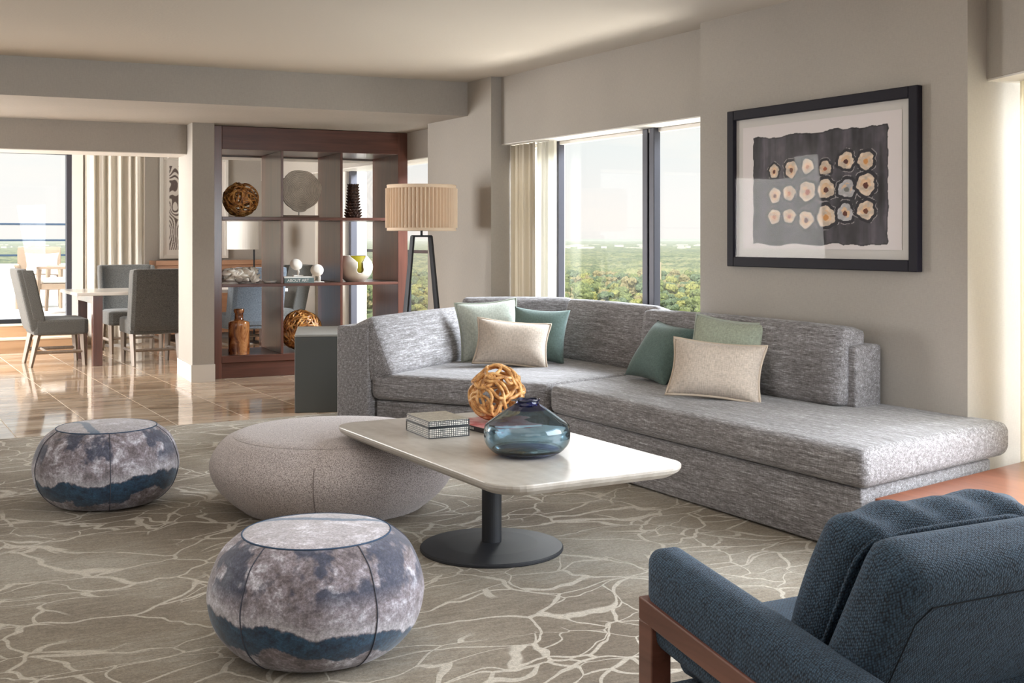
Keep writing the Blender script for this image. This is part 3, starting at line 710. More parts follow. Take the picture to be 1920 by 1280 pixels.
pillow('outdoor_pillow', 'white pillow standing on the terrace wicker armchair that faces the door', .48, .34, .12, TW, None, (2.66, 18.98, .80), (R(-12), 0, R(-8)), None)

# ------------------------------------------------------------------ sectional sofa
sf = thing('sectional_sofa', 'large grey melange sectional sofa wrapping round the window corner', 'sofa', (3.7, 3.52, 0))
SX, SY = 3.7, 3.52
def spart(name, me_world, ang, origin, smooth=True, m=SOFA):
    """mesh given in world xy coordinates; stored in a local frame turned by ang so the weave runs along it"""
    mt = Matrix.Translation((origin[0], origin[1], 0)) @ Matrix.Rotation(ang, 4, 'Z')
    me_world.transform(mt.inverted())
    o = link(name, me_world, m, sf, (origin[0] - SX, origin[1] - SY, 0), (0, 0, ang), smooth); return o
A90 = R(90)
ZT = .47
spart('sofa_base', prism([(3.735, 3.56), (4.80, 3.75), (4.80, 6.33), (3.75, 6.03)], .012, .292, .012, 2), A90, (3.7, 3.52))
spart('seat_cushion', prism([(3.69, 3.50), (4.93, 3.73), (4.80, 3.93), (4.79, 6.345), (3.71, 6.035)], .298, ZT, .05, 6), A90, (3.7, 3.52))
aL = math.atan2(1.08, -.73)
spart('sofa_base', prism([(3.75, 6.045), (4.80, 6.35), (4.98, 7.55), (4.28, 8.02), (3.05, 7.12)], .012, .292, .012, 2), aL, (3.72, 6.04))
spart('seat_cushion', prism([(3.71, 6.045), (4.79, 6.355), (4.97, 7.55), (4.26, 7.98), (3.0, 7.11)], .298, ZT, .05, 6), aL, (3.72, 6.04))
# back frames
spart('back_frame', prism([(4.58, 4.40), (4.80, 4.43), (4.80, 6.36), (4.68, 6.34)], ZT - .02, .79, .02, 3), A90, (3.7, 3.52))
spart('back_frame', prism([(4.83, 6.37), (4.985, 6.40), (5.0, 7.6), (4.86, 7.55)], .05, .80, .02, 3), A90, (3.7, 3.52))
spart('back_frame', prism([(5.0, 7.60), (4.95, 7.55), (4.25, 8.03), (4.33, 8.16)], .05, .80, .02, 3), R(-34), (4.3, 8.0))
aE = math.atan2(.572, .82)
spart('arm_panel', prism([(2.99, 7.10), (2.85, 7.32), (4.20, 8.24), (4.34, 8.02)], .012, .775, .02, 3), aE, (3.0, 7.1))
def bcush(px, py, ang, L, t, h, tilt, z=ZT + .002):
    """back cushion: lower front edge starts at (px,py) and runs L along ang; leans away"""
    me = softbox(L, t, h, .042, (.006, .020, .010), 18)
    o = link('back_cushion', me, SOFA, sf, smooth=True)
    c = math.cos(ang); s = math.sin(ang)
    mt = Matrix.Translation((px + c * L / 2 - SX, py + s * L / 2 - SY, z)) @ Matrix.Rotation(ang, 4, 'Z') @ Matrix.Rotation(-tilt, 4, 'X') @ Matrix.Translation((0, t / 2, 0))
    o.matrix_basis = mt; return o
bcush(3.10, 6.965, aE, 1.50, .19, .41, R(23))
bcush(4.12, 7.98, R(-32), .86, .18, .44, R(12))
bcush(4.62, 7.46, R(-90), 1.12, .18, .455, R(17))
bcush(4.50, 6.24, R(-90), 1.78, .18, .425, R(7))

# throw pillows
YW = -29.8
pillow('throw_pillow', 'pale sage piped square pillow at the left end of the sofa, behind a beige one', .46, .45, .17, SAGE, SAGEP, (4.06, 7.36, ZT + .004), (R(-19), R(-4), R(YW + 12)))
pillow('throw_pillow', 'beige oblong pillow in front of the pale sage one at the left of the sofa', .52, .34, .17, BEIGE, BEIGEP, (3.98, 6.98, ZT + .004), (R(-27), R(5), R(YW - 2)))
pillow('throw_pillow', 'teal green square pillow right of the beige pillow in the sofa corner', .41, .40, .16, TEAL, None, (4.27, 7.12, ZT + .004), (R(-20), R(3), R(YW - 14)))
pillow('throw_pillow', 'teal green pillow leaning sideways against the sage pillow on the long side of the sofa', .42, .42, .17, TEAL, None, (4.29, 5.86, ZT + .006), (R(-36), R(4), R(YW - 60)))
pillow('throw_pillow', 'grey-green sage square pillow behind the beige one on the long side of the sofa', .46, .44, .15, SAGE2, SAGEP, (4.33, 5.22, ZT + .006), (R(-20), R(5), R(YW - 34)))
pillow('throw_pillow', 'beige oblong pillow in front of the grey-green sage pillow, nearest the chaise end', .52, .34, .17, BEIGE, BEIGEP, (4.12, 5.0, ZT + .004), (R(-27), R(4), R(YW - 18)))

# grey side table behind the sofa arm
GREYT = plain('grey_lacquer', (106, 108, 106), .5); 
tt = thing('side_table', 'dark grey box-shaped side table behind the left arm of the sofa', 'table', (3.055, 8.72, 0), R(-21))
link('body', boxes([(0, .55, 0, .85, 0, .585)], .003, 1), plain('grey_lacquered_side', (86, 89, 88), .5), tt); link('top_board', boxes([(0, .55, 0, .85, .586, .606)], .003, 1), plain('pale_grey_top', (160, 160, 156), .4), tt)

# floor lamp
lp = thing('floor_lamp', 'floor lamp with a pleated cream drum shade and dark splayed metal legs behind the sofa', 'lamp', (4.30, 9.06, 0), R(-20))
bm = bmesh.new(); n = 496; z0, z1 = 1.42, 1.80; R0 = .292
prof = [(z0, 1), (z0 + .02, 1), (z0 + .02, 2), (z1 - .025, 2), (z1 - .025, 1), (z1, 1)]
rings = []
for z, k_ in prof:
    ring = []
    for i in range(n):
        q = 2 * math.pi * i / n; r_ = R0 + (.002 if k_ == 1 else .015 * math.cos(q * 56)); ring.append(bm.verts.new((r_ * math.cos(q), r_ * math.sin(q), z)))
    rings.append(ring)
for A_, B_ in zip(rings, rings[1:]):
    for i in range(n): bm.faces.new((A_[i], A_[(i + 1) % n], B_[(i + 1) % n], B_[i]))
SHADE = plain('pleated_silk', (232, 210, 186), .85)
o = link('lamp_shade', bm_mesh(bm), SHADE, lp); q = o.modifiers.new('t', 'SOLIDIFY'); q.thickness = .002
link('shade_ring', tube([(R0 * math.cos(i / 48 * 6.2832), R0 * math.sin(i / 48 * 6.2832), z1) for i in range(48)], .005, 6, True), SHADE, lp)
link('shade_ring', tube([(R0 * math.cos(i / 48 * 6.2832), R0 * math.sin(i / 48 * 6.2832), z0) for i in range(48)], .005, 6, True), SHADE, lp)
link('stem', tube([(0, 0, 1.375), (0, 0, 1.50)], .011, 10), DARKM, lp)
link('bulb', lathe(smooth_prof([(0, 1.62), (.03, 1.60), (.035, 1.57), (.015, 1.51), (.013, 1.50), (0, 1.50)], 5), 20), WHITE, lp, smooth=True)
link('shade_spider', tube([(-R0, 0, 1.5), (R0, 0, 1.5)], .003, 6), DARKM, lp)
link('top_plate', boxes([(-.085, .085, -.05, .05, 1.362, 1.378)], .002, 1), DARKM, lp)
for sx_ in (-1, 1):
    for sy_ in (-1, 1): link('leg', bar((sx_ * .075, sy_ * .04, 1.37), (sx_ * .20, sy_ * .15, 0), .024, .022), DARKM, lp)

# corner wood table
et = thing('corner_table', 'low reddish wooden platform table between the sofa end and the blue armchair', 'table', (3.74, 3.49, 0), 0)
link('table_top', prism([(0, 0), (1.62, .29), (1.30, -1.3), (-.02, -1.25)], .232, .268, .003, 1), CHERRY, et)
link('apron', prism([(.02, -.02), (1.58, .26), (1.26, -1.26), (.0, -1.22)], .0, .231, .003, 1), CHERRY, et)

# ------------------------------------------------------------------ framed picture on the east wall
pf = thing('framed_picture', 'large dark-framed print of pale rings on a charcoal watercolour block, above the sofa', 'picture', (4.818, 5.66, 1.178), R(-90))
PW, PH = 1.485, .958
FB = plain('ebony_frame', (32, 30, 38), .55, Specular_IOR_Level=.15)
link('frame', boxes([(0, .06, -.04, 0, 0, PH), (PW - .06, PW, -.04, 0, 0, PH), (.06, PW - .06, -.04, 0, 0, .06), (.06, PW - .06, -.04, 0, PH - .06, PH)], .004, 1), FB, pf)
link('mat_board', boxes([(.055, PW - .055, -.012, -.004, .055, PH - .055)]), plain('mat_board', (204, 200, 196), .8), pf)
rings_ = []
cols6 = [.15, .275, .385, .505, .655, .80]
rowz = [(.70, [.040, .044, .040, .043, .050, .040]), (.475, [.046, .044, .062, .056, .052, .058]), (.27, [.050, .045, .056, .064, .052, .052])]
# positions in print fractions (u along, v up) read off the picture
PR = [(.18, .625, .034, .045), (.305, .63, .042, .055), (.42, .645, .040, .048), (.54, .62, .040, .044), (.675, .665, .050, .052), (.80, .655, .048, .055),
      (.185, .43, .042, .050), (.29, .445, .045, .048), (.42, .45, .060, .062), (.545, .46, .056, .060), (.68, .455, .054, .055), (.80, .48, .055, .066),
      (.18, .26, .044, .048), (.29, .262, .045, .045), (.41, .23, .050, .055), (.545, .25, .060, .065), (.67, .275, .050, .055), (.80, .29, .052, .055)]
def blockpaint(u, v):
    paper = np.ones(u.shape + (3,)) * np.array([.86, .83, .83])
    # streaky charcoal
    st_ = vnoise(u, v, 26, 2.2, 21, 4); bl = vnoise(u, v, 5, 5, 31, 3); fi = vnoise(u, v, 50, 30, 35, 2)
    g = .22 + .20 * (st_ - .5) * 1.6 + .12 * (bl - .5) + .06 * (fi - .5)
    ch = np.stack([g * 1.10, g * 1.04, g * 1.14], -1)
    e1 = .014 * (vnoise(u, v * 0, 18, 1, 41, 3) - .5) + .012 * np.sin(u * 22) * vnoise(u, v * 0, 5, 1, 47, 2)
    e2 = .014 * (vnoise(u * 0, v, 1, 16, 43, 3) - .5)
    inside = (u > .075 + e2) & (u < .925 + e2) & (v > .035 + e1 * 1.6) & (v < .905 + e1 * 1.6)
    r = .03; 
    out = np.where(inside[..., None], ch, paper)
    rim = (inside & ~((u > .083 + e2) & (u < .917 + e2) & (v > .045 + e1 * 1.6) & (v < .895 + e1 * 1.6)))[..., None]
    out = np.where(rim, out * .72, out)
    for i, (cu, cv, ru, rv) in enumerate(PR):
        cu2 = .075 + cu * .0 + (cu) * .93 - .02; a = np.arctan2(v - cv, u - cu2)
        w_ = 1 + .06 * np.sin(a * 3 + i) + .05 * np.sin(a * 5 + 2 * i) + .04 * np.sin(a * 9 + i * 3)
        d = np.sqrt(((u - cu2) / (ru * .92)) ** 2 + ((v - cv) / (rv * 1.2)) ** 2) / w_
        rng_ = vnoise(u, v, 40, 40, 60 + i, 3)
        out = np.where((d < 1.36)[..., None], out * .0 + np.array([.13, .12, .15]), out)
        thin = (d > 1.36) & (d < 1.44) & (rng_ > .52); out = np.where(thin[..., None], np.array([.62, .60, .60]), out)
        cr_ = np.array([.86, .78, .70]) if i % 6 != 4 or i < 6 else np.array([.74, .73, .74])
        out = np.where((d < 1.0)[..., None], cr_ * (.78 + .36 * rng_[..., None]), out)
        out = np.where(((d < .62) & (rng_ > .45))[..., None], np.array([.88, .74, .60]) * (.8 + .3 * rng_[..., None]), out)
        dc = np.sqrt(((u - cu2) / (ru * .92)) ** 2 + ((v - cv + rv * .12) / (rv * 1.2)) ** 2) / w_
        cc = [np.array([.36, .16, .10]), np.array([.42, .22, .12]), np.array([.70, .42, .24]), np.array([.62, .32, .20]), np.array([.34, .16, .12]), np.array([.80, .55, .30])][(i * 7 + i // 6) % 6] if i not in (10,) else np.array([.42, .42, .40])
        out = np.where((dc < .30)[..., None], cc, out)
    return np.clip(out, 0, 1)
pw_, ph_ = 1.24, .735
paint_grid('print', pw_, ph_, 420, 250, blockpaint, pf, ((PW - pw_) / 2, -.0145, (PH - ph_) / 2), (0, 0, 0), .7)
link('glass', boxes([(.06, PW - .06, -.030, -.027, .06, PH - .06)]), MUSEUM, pf)

# ------------------------------------------------------------------ poufs and ottoman
def pouf(label, loc, rz, rad, h):
    t = thing('pouf', label, 'pouf', loc, rz, 'round watercolour-print poufs')
    k_ = rad / .355
    prof = smooth_prof([(0, .004), (.20, .004), (.262, .02), (.325, .085), (.352, .165), (.350, .235), (.315, .325), (.262, .375), (.243, .385)], 7)
    link('body', lathe([(r_ * k_, z / .40 * h) for r_, z in prof], 72), POUF, t, smooth=True)
    link('top_panel', lathe([(r_ * k_, z / .40 * h) for r_, z in smooth_prof([(.243, .387), (.20, .395), (.1, .401), (0, .403)], 5)], 72), POUFT, t, smooth=True)
    link('top_seam', tube([(.243 * k_ * math.cos(i / 60 * 6.2832), .243 * k_ * math.sin(i / 60 * 6.2832), .3865 / .40 * h) for i in range(60)], .0028, 6, True), plain('blue_seam', (50, 72, 98), .8), t, smooth=True)
    sp = [(r_ * k_ + .001, z / .40 * h) for r_, z in prof if r_ > .2]
    for q in range(5):
        a_ = q * 2 * math.pi / 5 + .4
        link('side_seam', tube([(r_ * math.cos(a_), r_ * math.sin(a_), z) for r_, z in sp], .0022, 5), plain('seam_thread', (70, 72, 84), .8) if q == 0 else bpy.data.materials['seam_thread'], t, smooth=True)
    return t
pouf('round blue, mauve and white watercolour pouf nearest the camera', (1.36, 3.665, .004), R(-30), .352, .40)
pouf('round blue and mauve watercolour pouf on the left near the carpet edge', (1.185, 6.24, .004), R(95), .358, .40)
ot = thing('ottoman', 'large round heather grey ottoman under the left corner of the coffee table', 'ottoman', (2.17, 5.60, .004), R(-25))
prof = smooth_prof([(0, .003), (.40, .003), (.47, .02), (.565, .105), (.612, .20), (.60, .275), (.545, .345), (.498, .368)], 8)
link('body', lathe(prof, 96, 1, 1), OTTO, ot, smooth=True)
link('top_panel', lathe(smooth_prof([(.498, .369), (.44, .384), (.25, .397), (0, .400)], 6), 96), OTTO, ot, smooth=True)
link('side_seam', tube([(.0 + (r_ + .001) * math.cos(R(-95)), (r_ + .001) * math.sin(R(-95)), z) for r_, z in prof if r_ > .35 and z < .3], .002, 5), plain('grey_thread', (120, 108, 106), .9), ot)

# ------------------------------------------------------------------ coffee table and what stands on it
ct = thing('coffee_table', 'pale rectangular coffee table with rounded corners on a black disc pedestal', 'table', (2.455, 4.464, .004))
def rrect(x0, x1, y0, y1, r, n=8):
    p = []
    for cx_, cy_, a0 in ((x1 - r, y1 - r, 0), (x0 + r, y1 - r, 90), (x0 + r, y0 + r, 180), (x1 - r, y0 + r, 270)):
        for i in range(n + 1): a_ = R(a0 + 90 * i / n); p.append((cx_ + r * math.cos(a_), cy_ + r * math.sin(a_)))
    return p
P_ = rrect(-.41, .46, -.82, .86, .13); bm = bmesh.new(); rings = []
for sc_, z in ((.93, .412), (.985, .430), (1.0, .443), (1.0, .452), (.996, .456)):
    k_ = (1 - sc_) * .45; rings.append([bm.verts.new((.025 + (x - .025) * (1 - k_ / .43), .02 + (y - .02) * (1 - k_ / .84), z)) for x, y in P_])
for A_, B_ in zip(rings, rings[1:]):
    for i in range(len(P_)): bm.faces.new((A_[i], A_[(i + 1) % len(P_)], B_[(i + 1) % len(P_)], B_[i]))
bm.faces.new(rings[0][::-1]); bm.faces.new(rings[-1])
_t = M('pale_stone_top', (190, 184, 176), .3); _n = _t.noise(_t.co((1, 1, 1)), 14, 6, .7); _s = _t.noise(_t.co((30, 3, 1)), 1, 3)
_t.col(_t.ramp(_t.math('ADD', _t.math('MULTIPLY', _n, .6), _t.math('MULTIPLY', _s, .4)), [(.35, (168, 160, 150)), (.65, (192, 186, 178))]))
tt_ = link('table_top', bm_mesh(bm), _t.m, ct)
BLK = plain('matt_black_metal', (36, 38, 43), .55)
link('column', tube([(0, 0, .03), (0, 0, .413)], .043, 32), BLK, ct); link('disc_base', lathe([(0, 0), (.308, 0), (.311, .005), (.311, .012), (.306, .017), (.2, .027), (.06, .034), (0, .035)], 80), BLK, ct)
ZTT = .4605
# vase
vs_ = thing('glass_vase', 'squat blue glass vase with a dark cobalt neck on the coffee table', 'vase', (2.46, 4.17, ZTT))
def m_blue(name, col, dens):
    m = M(name, (1, 1, 1), .0, IOR=1.45, Transmission_Weight=1.0); m.b.inputs['Base Color'].default_value = (*col, 1); return m.m
outp = smooth_prof([(0, .0), (.085, .0), (.135, .010), (.166, .038), (.177, .062), (.178, .085), (.178, .108), (.168, .128), (.13, .156), (.090, .184), (.068, .198), (.052, .208), (.047, .219)], 6)
inp = [(max(0, r_ - .007), z + (.012 if z < .02 else .0)) for r_, z in outp][::-1]
VPX, VPY = 2.0, 3.0
def vsl(z0, z1): return [p for p in outp if z0 <= p[1] <= z1]
zc = .186
me = lathe(outp + [(.046, .225)] + inp, 72)
vo_ = link('body', me, [m_blue('smoke_blue_glass', (.46, .60, .68), 1), m_blue('cobalt_glass', (.10, .12, .34), 1)], vs_, smooth=True)
for p in me.polygons: p.material_index = 1 if p.center.z > zc or (p.center.z < .012) else 0
link('rim', tube([(.048 * math.cos(i / 40 * 6.2832) * (1 + .06 * math.sin(i * .9)), .048 * math.sin(i / 40 * 6.2832), .224 + .002 * math.sin(i * .7)) for i in range(40)], .0045, 8, True), plain('dark_rim', (24, 28, 48), .1), vs_, smooth=True)
# honey ball
o = link('vine_ball', vine_ball(.134, 24, .0078, 12, .30, .62, .12, 36, 8), VINEG, None, (2.70, 4.86, ZTT + .024 + .134), (0, 0, .6), True)
tag(o, 'honey-coloured open vine ball standing on a red book on the coffee table', 'decorative ball')
# red book
bk = thing('book', 'flat red-covered book with a dark spine under the honey vine ball', 'book', (2.555, 4.66, ZTT), R(4))
RC = M('red_cover', (196, 84, 84), .35); _n = RC.noise(RC.co(), 12, 3); RC.col(RC.ramp(_n, [(.4, (176, 58, 62)), (.6, (206, 150, 152))]))
link('cover', boxes([(0, .30, 0, .36, .0195, .0225), (0, .30, 0, .36, 0, .003)], .0006, 1), RC.m, bk); link('spine', boxes([(-.004, .0, 0, .36, 0, .0225)]), plain('dark_spine', (50, 44, 46), .4), bk)
link('pages', boxes([(.001, .295, .004, .356, .0032, .0193)]), plain('book_pages', (216, 210, 202), .8), bk)
text('DESIGN', .016, WHITE, bk, (-.0045, .16, .0112), (R(90), 0, R(-90)))
# inlaid box
BX = M('bone_inlay', (200, 196, 184), .3)
_v = BX.n('TexBrick', Scale=1.0); _v.inputs['Color1'].default_value = lin((226, 222, 212)); _v.inputs['Color2'].default_value = lin((168, 166, 160)); _v.inputs['Mortar'].default_value = lin((22, 24, 28))
_v.inputs['Mortar Size'].default_value = .0014; _v.inputs['Brick Width'].default_value = .0105; _v.inputs['Row Height'].default_value = .0085; _v.offset = .0
_s = BX.n('SeparateXYZ'); BX.l(BX.co(), _s.inputs[0]); _cm = BX.n('CombineXYZ'); BX.l(BX.math('ADD', _s.outputs['X'], _s.outputs['Y']), _cm.inputs[0]); BX.l(_s.outputs['Z'], _cm.inputs[1]); BX.l(_cm.outputs[0], _v.inputs['Vector']); BX.col(_v.outputs['Color'])
BT = M('bone_inlay_top', (196, 190, 172), .3)
_v = BT.n('TexBrick', Scale=1.0); _v.inputs['Color1'].default_value = lin((206, 200, 182)); _v.inputs['Color2'].default_value = lin((160, 152, 134)); _v.inputs['Mortar'].default_value = lin((36, 36, 36))
_v.inputs['Mortar Size'].default_value = .0010; _v.inputs['Brick Width'].default_value = .022; _v.inputs['Row Height'].default_value = .0075; _v.offset = .5; BT.l(BT.co(), _v.inputs['Vector']); BT.col(_v.outputs['Color'])
bx = thing('inlaid_box', 'small lidded box covered in black and white inlay on the coffee table', 'box', (2.265, 4.70, ZTT), R(-3))
BW, BD = .20, .27
BK = plain('box_black', (24, 26, 30), .3)
link('box_base', boxes([(.003, BW - .003, .003, BD - .003, .004, .044)]), BX.m, bx)
link('box_edging', boxes([(0, BW, 0, BD, 0, .0039), (0, BW, 0, BD, .0441, .0475), (0, .0028, 0, .0028, .004, .044), (BW - .0028, BW, 0, .0028, .004, .044), (0, .0028, BD - .0028, BD, .004, .044)]), BK, bx)
ld = link('lid', boxes([(.003, BW - .003, .003, BD - .003, .0535, .0735)]), BX.m, bx)
link('lid_edging', boxes([(0, BW, 0, BD, .050, .0534), (0, BW, 0, BD, .0736, .0765), (0, .0028, 0, .0028, .0535, .0735), (BW - .0028, BW, 0, .0028, .0535, .0735)]), BK, ld)
link('box_lining', boxes([(.008, BW - .008, .008, BD - .008, .0476, .0499)]), BK, bx)
link('lid_inlay', boxes([(.004, BW - .004, .004, BD - .004, .0766, .0785)]), BT.m, ld)

# ------------------------------------------------------------------ blue armchair
ac = thing('armchair', 'navy blue woven armchair with a walnut frame in the near right corner', 'armchair', (2.02, 1.88, 0), R(-3))
AW = .40   # half width to the outside of the frame
ARM_SL = .145
def shear(me, k_, y0):
    for v in me.vertices: v.co.z += (v.co.y - y0) * k_
    return me
for s in (-1, 1):
    xo = s * AW; xi = s * (AW - .055); x0_, x1_ = min(xo, xi), max(xo, xi)
    link('arm_rail', shear(boxes([(x0_, x1_, -.42, .36, .452, .505)], .003, 2), ARM_SL, .36), WALNUT, ac)
    link('front_post', boxes([(x0_, x1_, .305, .36, 0, .451)], .003, 2), WALNUT, ac)
    link('rear_post', boxes([(x0_, x1_, -.42, -.365, 0, .345)], .003, 2), WALNUT, ac)
    link('bottom_rail', boxes([(x0_, x1_, -.365, .305, .02, .065)], .003, 2), WALNUT, ac)
    me = softbox(.105, .78, .235, .045, (.006, 0, 0), 12)
    link('arm_pad', shear(me, .145, .40), NAVY, ac, (s * (AW - .066), -.02, .392), (0, 0, 0), True)
link('seat_rail', boxes([(-.33, .33, -.30, .36, .14, .288)], .01, 2), NAVY, ac)
link('seat_cushion', softbox(.58, .70, .15, .05, (0, 0, .015), 12), NAVY, ac, (0, .04, .29), (0, 0, 0), True)
me = softbox(.62, .14, .61, .05, (0, .012, 0), 14)
link('backrest', me, NAVY, ac, (0, -.075, .22), (R(27), 0, 0), True)
link('back_seam', tube([(-.262, -.0765, .03), (-.262, -.0765, .5), (-.235, -.0765, .535), (.235, -.0765, .535), (.262, -.0765, .5), (.262, -.0765, .03)], .0015, 6), plain('navy_thread', (14, 20, 28), .9), ac, (0, -.075, .22), (R(27), 0, 0))
bs_ = softbox(.54, .15, .40, .062, (.0, .03, .01), 20)
for v in bs_.vertices:
    p = v.co
    if p.z > .28: v.co.z += .005 * math.sin(p.x * 46 + 1.2 * math.sin(p.y * 30)) * (p.z - .28) / .1
    v.co.y += .006 * math.sin(p.x * 30 + p.z * 12)
bco = link('back_cushion', bs_, NAVY, ac, (.015, -.005, .415), (R(25), 0, 0), True)
pts = []
hw_, hh_ = .265, .197
for i in range(72):
    a_ = 2 * math.pi * i / 72; c_, s2_ = math.cos(a_), math.sin(a_); e_ = .28
    pts.append(Vector((hw_ * math.copysign(abs(c_) ** e_, c_), -.052 , .200 + hh_ * math.copysign(abs(s2_) ** e_, s2_) + .004 * math.sin(9 * a_))))
link('piping', tube(pts, .006, 6, True), NAVY, bco, smooth=True)

# ------------------------------------------------------------------ far landscape
ZG = -45
GREENS = [((92, 112, 64), (150, 160, 100)), ((120, 132, 68), (190, 188, 112)), ((76, 100, 76), (132, 150, 110)), ((132, 128, 84), (184, 170, 122))]
def m_leaf(i, c1, c2):
    m = M('foliage_%d' % i, c1, .9); a = m.noise(m.co((1, 1, 1)), 1.1, 5, .8); m.col(m.ramp(a, [(.38, tuple(x * .7 for x in c1)), (.62, c2)])); return m.m
LEAF = [m_leaf(i, *c) for i, c in enumerate(GREENS)]; BARK = plain('bark', (120, 104, 88), .9)
tm = []
for k_ in range(4):
    bm = bmesh.new(); rnd = random.Random(40 + k_)
    for _ in range(9 + k_):
        p = Vector((rnd.gauss(0, 2.2), rnd.gauss(0, 2.2), 9.5 + rnd.uniform(-3, 3)))
        m0 = Matrix.Translation(p) @ Matrix.Diagonal((1, 1, .75, 1))
        vv = bmesh.ops.create_icosphere(bm, subdivisions=2, radius=rnd.uniform(1.7, 3.0), matrix=m0)['verts']
        for v in vv: v.co += Vector(noise.noise_vector(v.co * .8)) * .9 + Vector(noise.noise_vector(v.co * 2.5)) * .5
    nf = len(bm.faces); add_tube(bm, [Vector((0, 0, 0)), Vector((.3, 0, 9))], .3, 6)
    me = bm_mesh(bm); me.materials.append(LEAF[k_]); me.materials.append(BARK)
    for p in me.polygons:
        if p.index >= nf: p.material_index = 1
    tm.append(me)
cth, sth = math.cos(R(29.8)), math.sin(R(29.8))
def camw(lat, D): return (lat * cth + D * sth, -lat * sth + D * cth)
rnd = random.Random(9)
TL = ['dark green bushy tree of the wood seen through the windows', 'yellow-green round-topped tree of the wood seen through the windows', 'blue-green dense tree of the wood seen through the windows', 'olive-brown sparse tree of the wood seen through the windows']
cnt = 0
D = 640.0
while D < 1120 and cnt < 285:
    for (l0, l1) in ((.035, .165), (-.092, -.070), (-.150, -.118)):
        lat = l0 * D + rnd.uniform(0, 8)
        while lat < l1 * D:
            i = rnd.choice((0, 0, 1, 1, 1, 2, 2, 3)) if D < 850 else rnd.choice((0, 0, 1, 2, 2, 2, 3))
            o = bpy.data.objects.new('tree', tm[i]); C.objects.link(o); x, y = camw(lat, D + rnd.uniform(-6, 6)); s_ = rnd.uniform(.85, 1.45)
            o.location = (x, y, ZG); o.rotation_euler = (0, 0, rnd.uniform(0, 6.28)); o.scale = (s_, s_, s_ * rnd.uniform(.85, 1.15)); tag(o, TL[i], 'tree', 'trees of the wood below the windows'); cnt += 1
            lat += rnd.uniform(8, 15)
    D += 11 + D * .008
# canopy beyond and between them
nr, na_ = 520, 420; rr = 420 * (13000 / 420) ** (np.linspace(0, 1, nr)); az = np.linspace(-.62, .62, na_)
RR, AZ = np.meshgrid(rr, az, indexing='ij'); LAT = RR * np.sin(AZ); DD = RR * np.cos(AZ); XX = LAT * cth + DD * sth; YY = -LAT * sth + DD * cth
hh = np.zeros_like(XX); r_ = np.random.RandomState(3)
for s_, am in ((11.0, 1.0), (26.0, .5)):
    gx = XX / s_; gy = YY / s_; best = np.full(XX.shape, 9.0)
    for dx in (-1, 0, 1):
        for dy in (-1, 0, 1):
            ix = np.floor(gx).astype(np.int64) + dx; iy = np.floor(gy).astype(np.int64) + dy
            h1 = ((ix * 73856093) ^ (iy * 19349663)) & 0xffff; h2 = ((ix * 83492791) ^ (iy * 29349667)) & 0xffff
            best = np.minimum(best, (gx - ix - h1 / 65535.) ** 2 + (gy - iy - h2 / 65535.) ** 2)
    hh += am * np.clip(1 - best * 1.1, 0, 1) * 9.5
hh = np.where(RR < 1120, hh * .35, hh); 
Z = ZG + hh + np.where(RR < 1120, 1.0, 5)
vs = np.stack([XX, YY, Z], -1).reshape(-1, 3); idx = np.arange(nr * na_).reshape(nr, na_)
fs = np.stack([idx[:-1, :-1], idx[:-1, 1:], idx[1:, 1:], idx[1:, :-1]], -1).reshape(-1, 4)
me = bpy.data.meshes.new('canopy'); me.vertices.add(len(vs)); me.vertices.foreach_set('co', vs.astype(np.float32).ravel())
me.loops.add(fs.size); me.loops.foreach_set('vertex_index', fs.astype(np.int32).ravel()); me.polygons.add(len(fs)); me.polygons.foreach_set('loop_start', np.arange(0, fs.size, 4, dtype=np.int32)); me.update(calc_edges=True)
mc = M('forest_canopy', (90, 104, 60), .95); v = mc.co(); a = mc.noise(v, .07, 4, .75); b = mc.noise(v, .5, 3, .7); c = mc.noise(mc.co((1, 1, 1)), .009, 4, .7)
mc.col(mc.ramp(mc.math('ADD', mc.math('MULTIPLY', a, .45), mc.math('ADD', mc.math('MULTIPLY', b, .25), mc.math('MULTIPLY', c, .3))), [(.38, (66, 84, 62)), (.47, (108, 120, 82)), (.54, (158, 160, 112)), (.64, (186, 168, 132))]))
fo = link('forest', me, mc.m); tag(fo, 'continuous green woodland canopy stretching to the horizon', 'forest', None, 'stuff')
gd = link('ground', boxes([(-14000, 14000, -2000, 16000, ZG - 1, ZG)]), plain('distant_ground', (104, 114, 84), .95)); gd['kind'] = 'structure'
BW_ = plain('pale_building', (244, 238, 226), .7); BRF = plain('grey_roof', (176, 172, 166), .8)
rnd = random.Random(21)
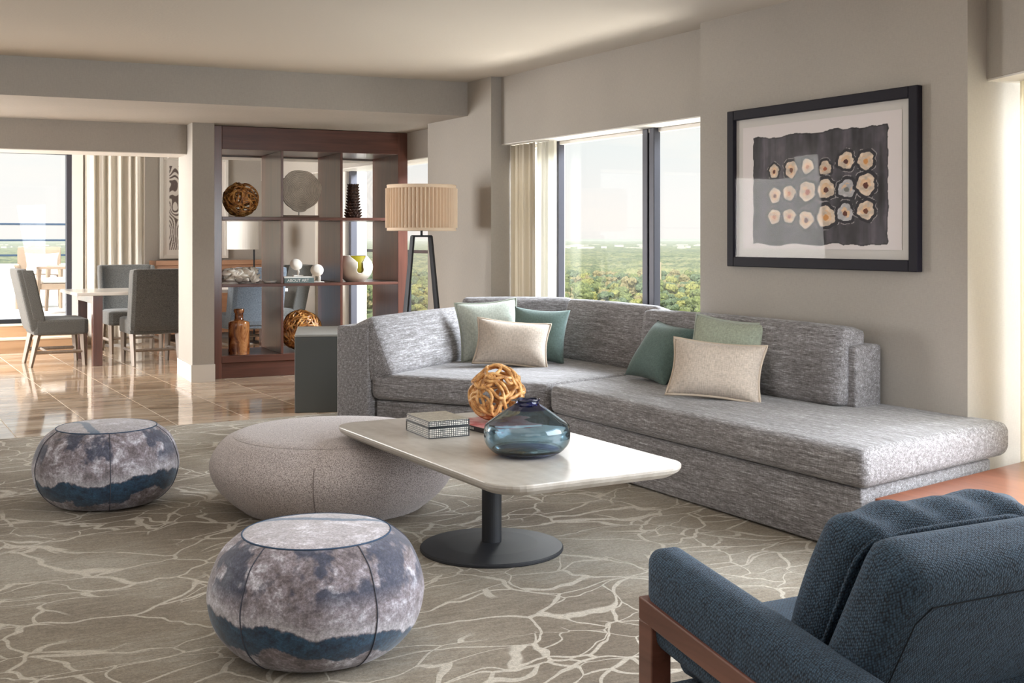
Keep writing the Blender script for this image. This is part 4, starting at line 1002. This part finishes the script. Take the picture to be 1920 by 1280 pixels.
for i in range(34):
    az_ = (rnd.uniform(.04, .165) if i < 24 else rnd.uniform(-.44, -.36)); D_ = rnd.uniform(3300, 5600); w_ = rnd.uniform(14, 55); d_ = rnd.uniform(15, 30); h_ = rnd.uniform(19, 24)
    x, y = camw(az_ * D_, D_)
    t = thing('building', 'small pale building among the trees near the horizon', 'building', (x, y, ZG), R(-29.8 + rnd.uniform(-20, 20)), 'distant pale buildings near the horizon')
    link('facade', boxes([(-w_ / 2, w_ / 2, -d_ / 2, d_ / 2, 0, h_)]), BW_, t); link('roof', boxes([(-w_ / 2 - .5, w_ / 2 + .5, -d_ / 2 - .5, d_ / 2 + .5, h_, h_ + 1)]), BRF, t)
pl = thing('power_pole', 'pale utility pole rising from the wood right of the window mullion', 'pole', (*camw(.1265 * 820, 820), ZG)); link('pole', tube([(0, 0, 0), (0, 0, 30)], .6, 8), plain('pale_pole', (216, 200, 168), .8), pl)
link('crossarm', boxes([(-2, 2, -.3, .3, 28.2, 28.8)]), bpy.data.materials['pale_pole'], pl)
# balcony rail on the east side
br = thing('balcony_railing', 'dark thin balcony railing outside the window behind the floor lamp', 'railing', (6.5, 1.6, 0))
bf = link('balcony_floor', boxes([(5.62, 6.6, 10.8, 15.85, -.15, -.02)]), TW); bf['kind'] = 'structure'
link('rail', boxes([(-.025, .025, 9.2, 14.2, 1.16, 1.20)]), DARKM, br)
for i in range(5): link('post', boxes([(-.02, .02, 9.3 + i * 1.05, 9.34 + i * 1.05, -.02, 1.16)]), DARKM, br)
for i in range(4): link('glass_panel', boxes([(-.005, .005, 9.36 + i * 1.05, 10.33 + i * 1.05, .06, 1.12)]), GLASS, br)
# thin haze over the plain
hz = M('haze'); hz.t.nodes.remove(hz.b); vsn = hz.n('VolumeScatter', Density=.00034, Anisotropy=0.0); vsn.inputs['Color'].default_value = (.93, .96, 1, 1); hz.l(vsn.outputs[0], hz.out.inputs['Volume'])
ho = link('haze', boxes([(-12000, 14000, 200, 15000, -16.5, -4)]), hz.m); tag(ho, 'thin bluish haze lying over the far plain', 'haze', None, 'stuff')
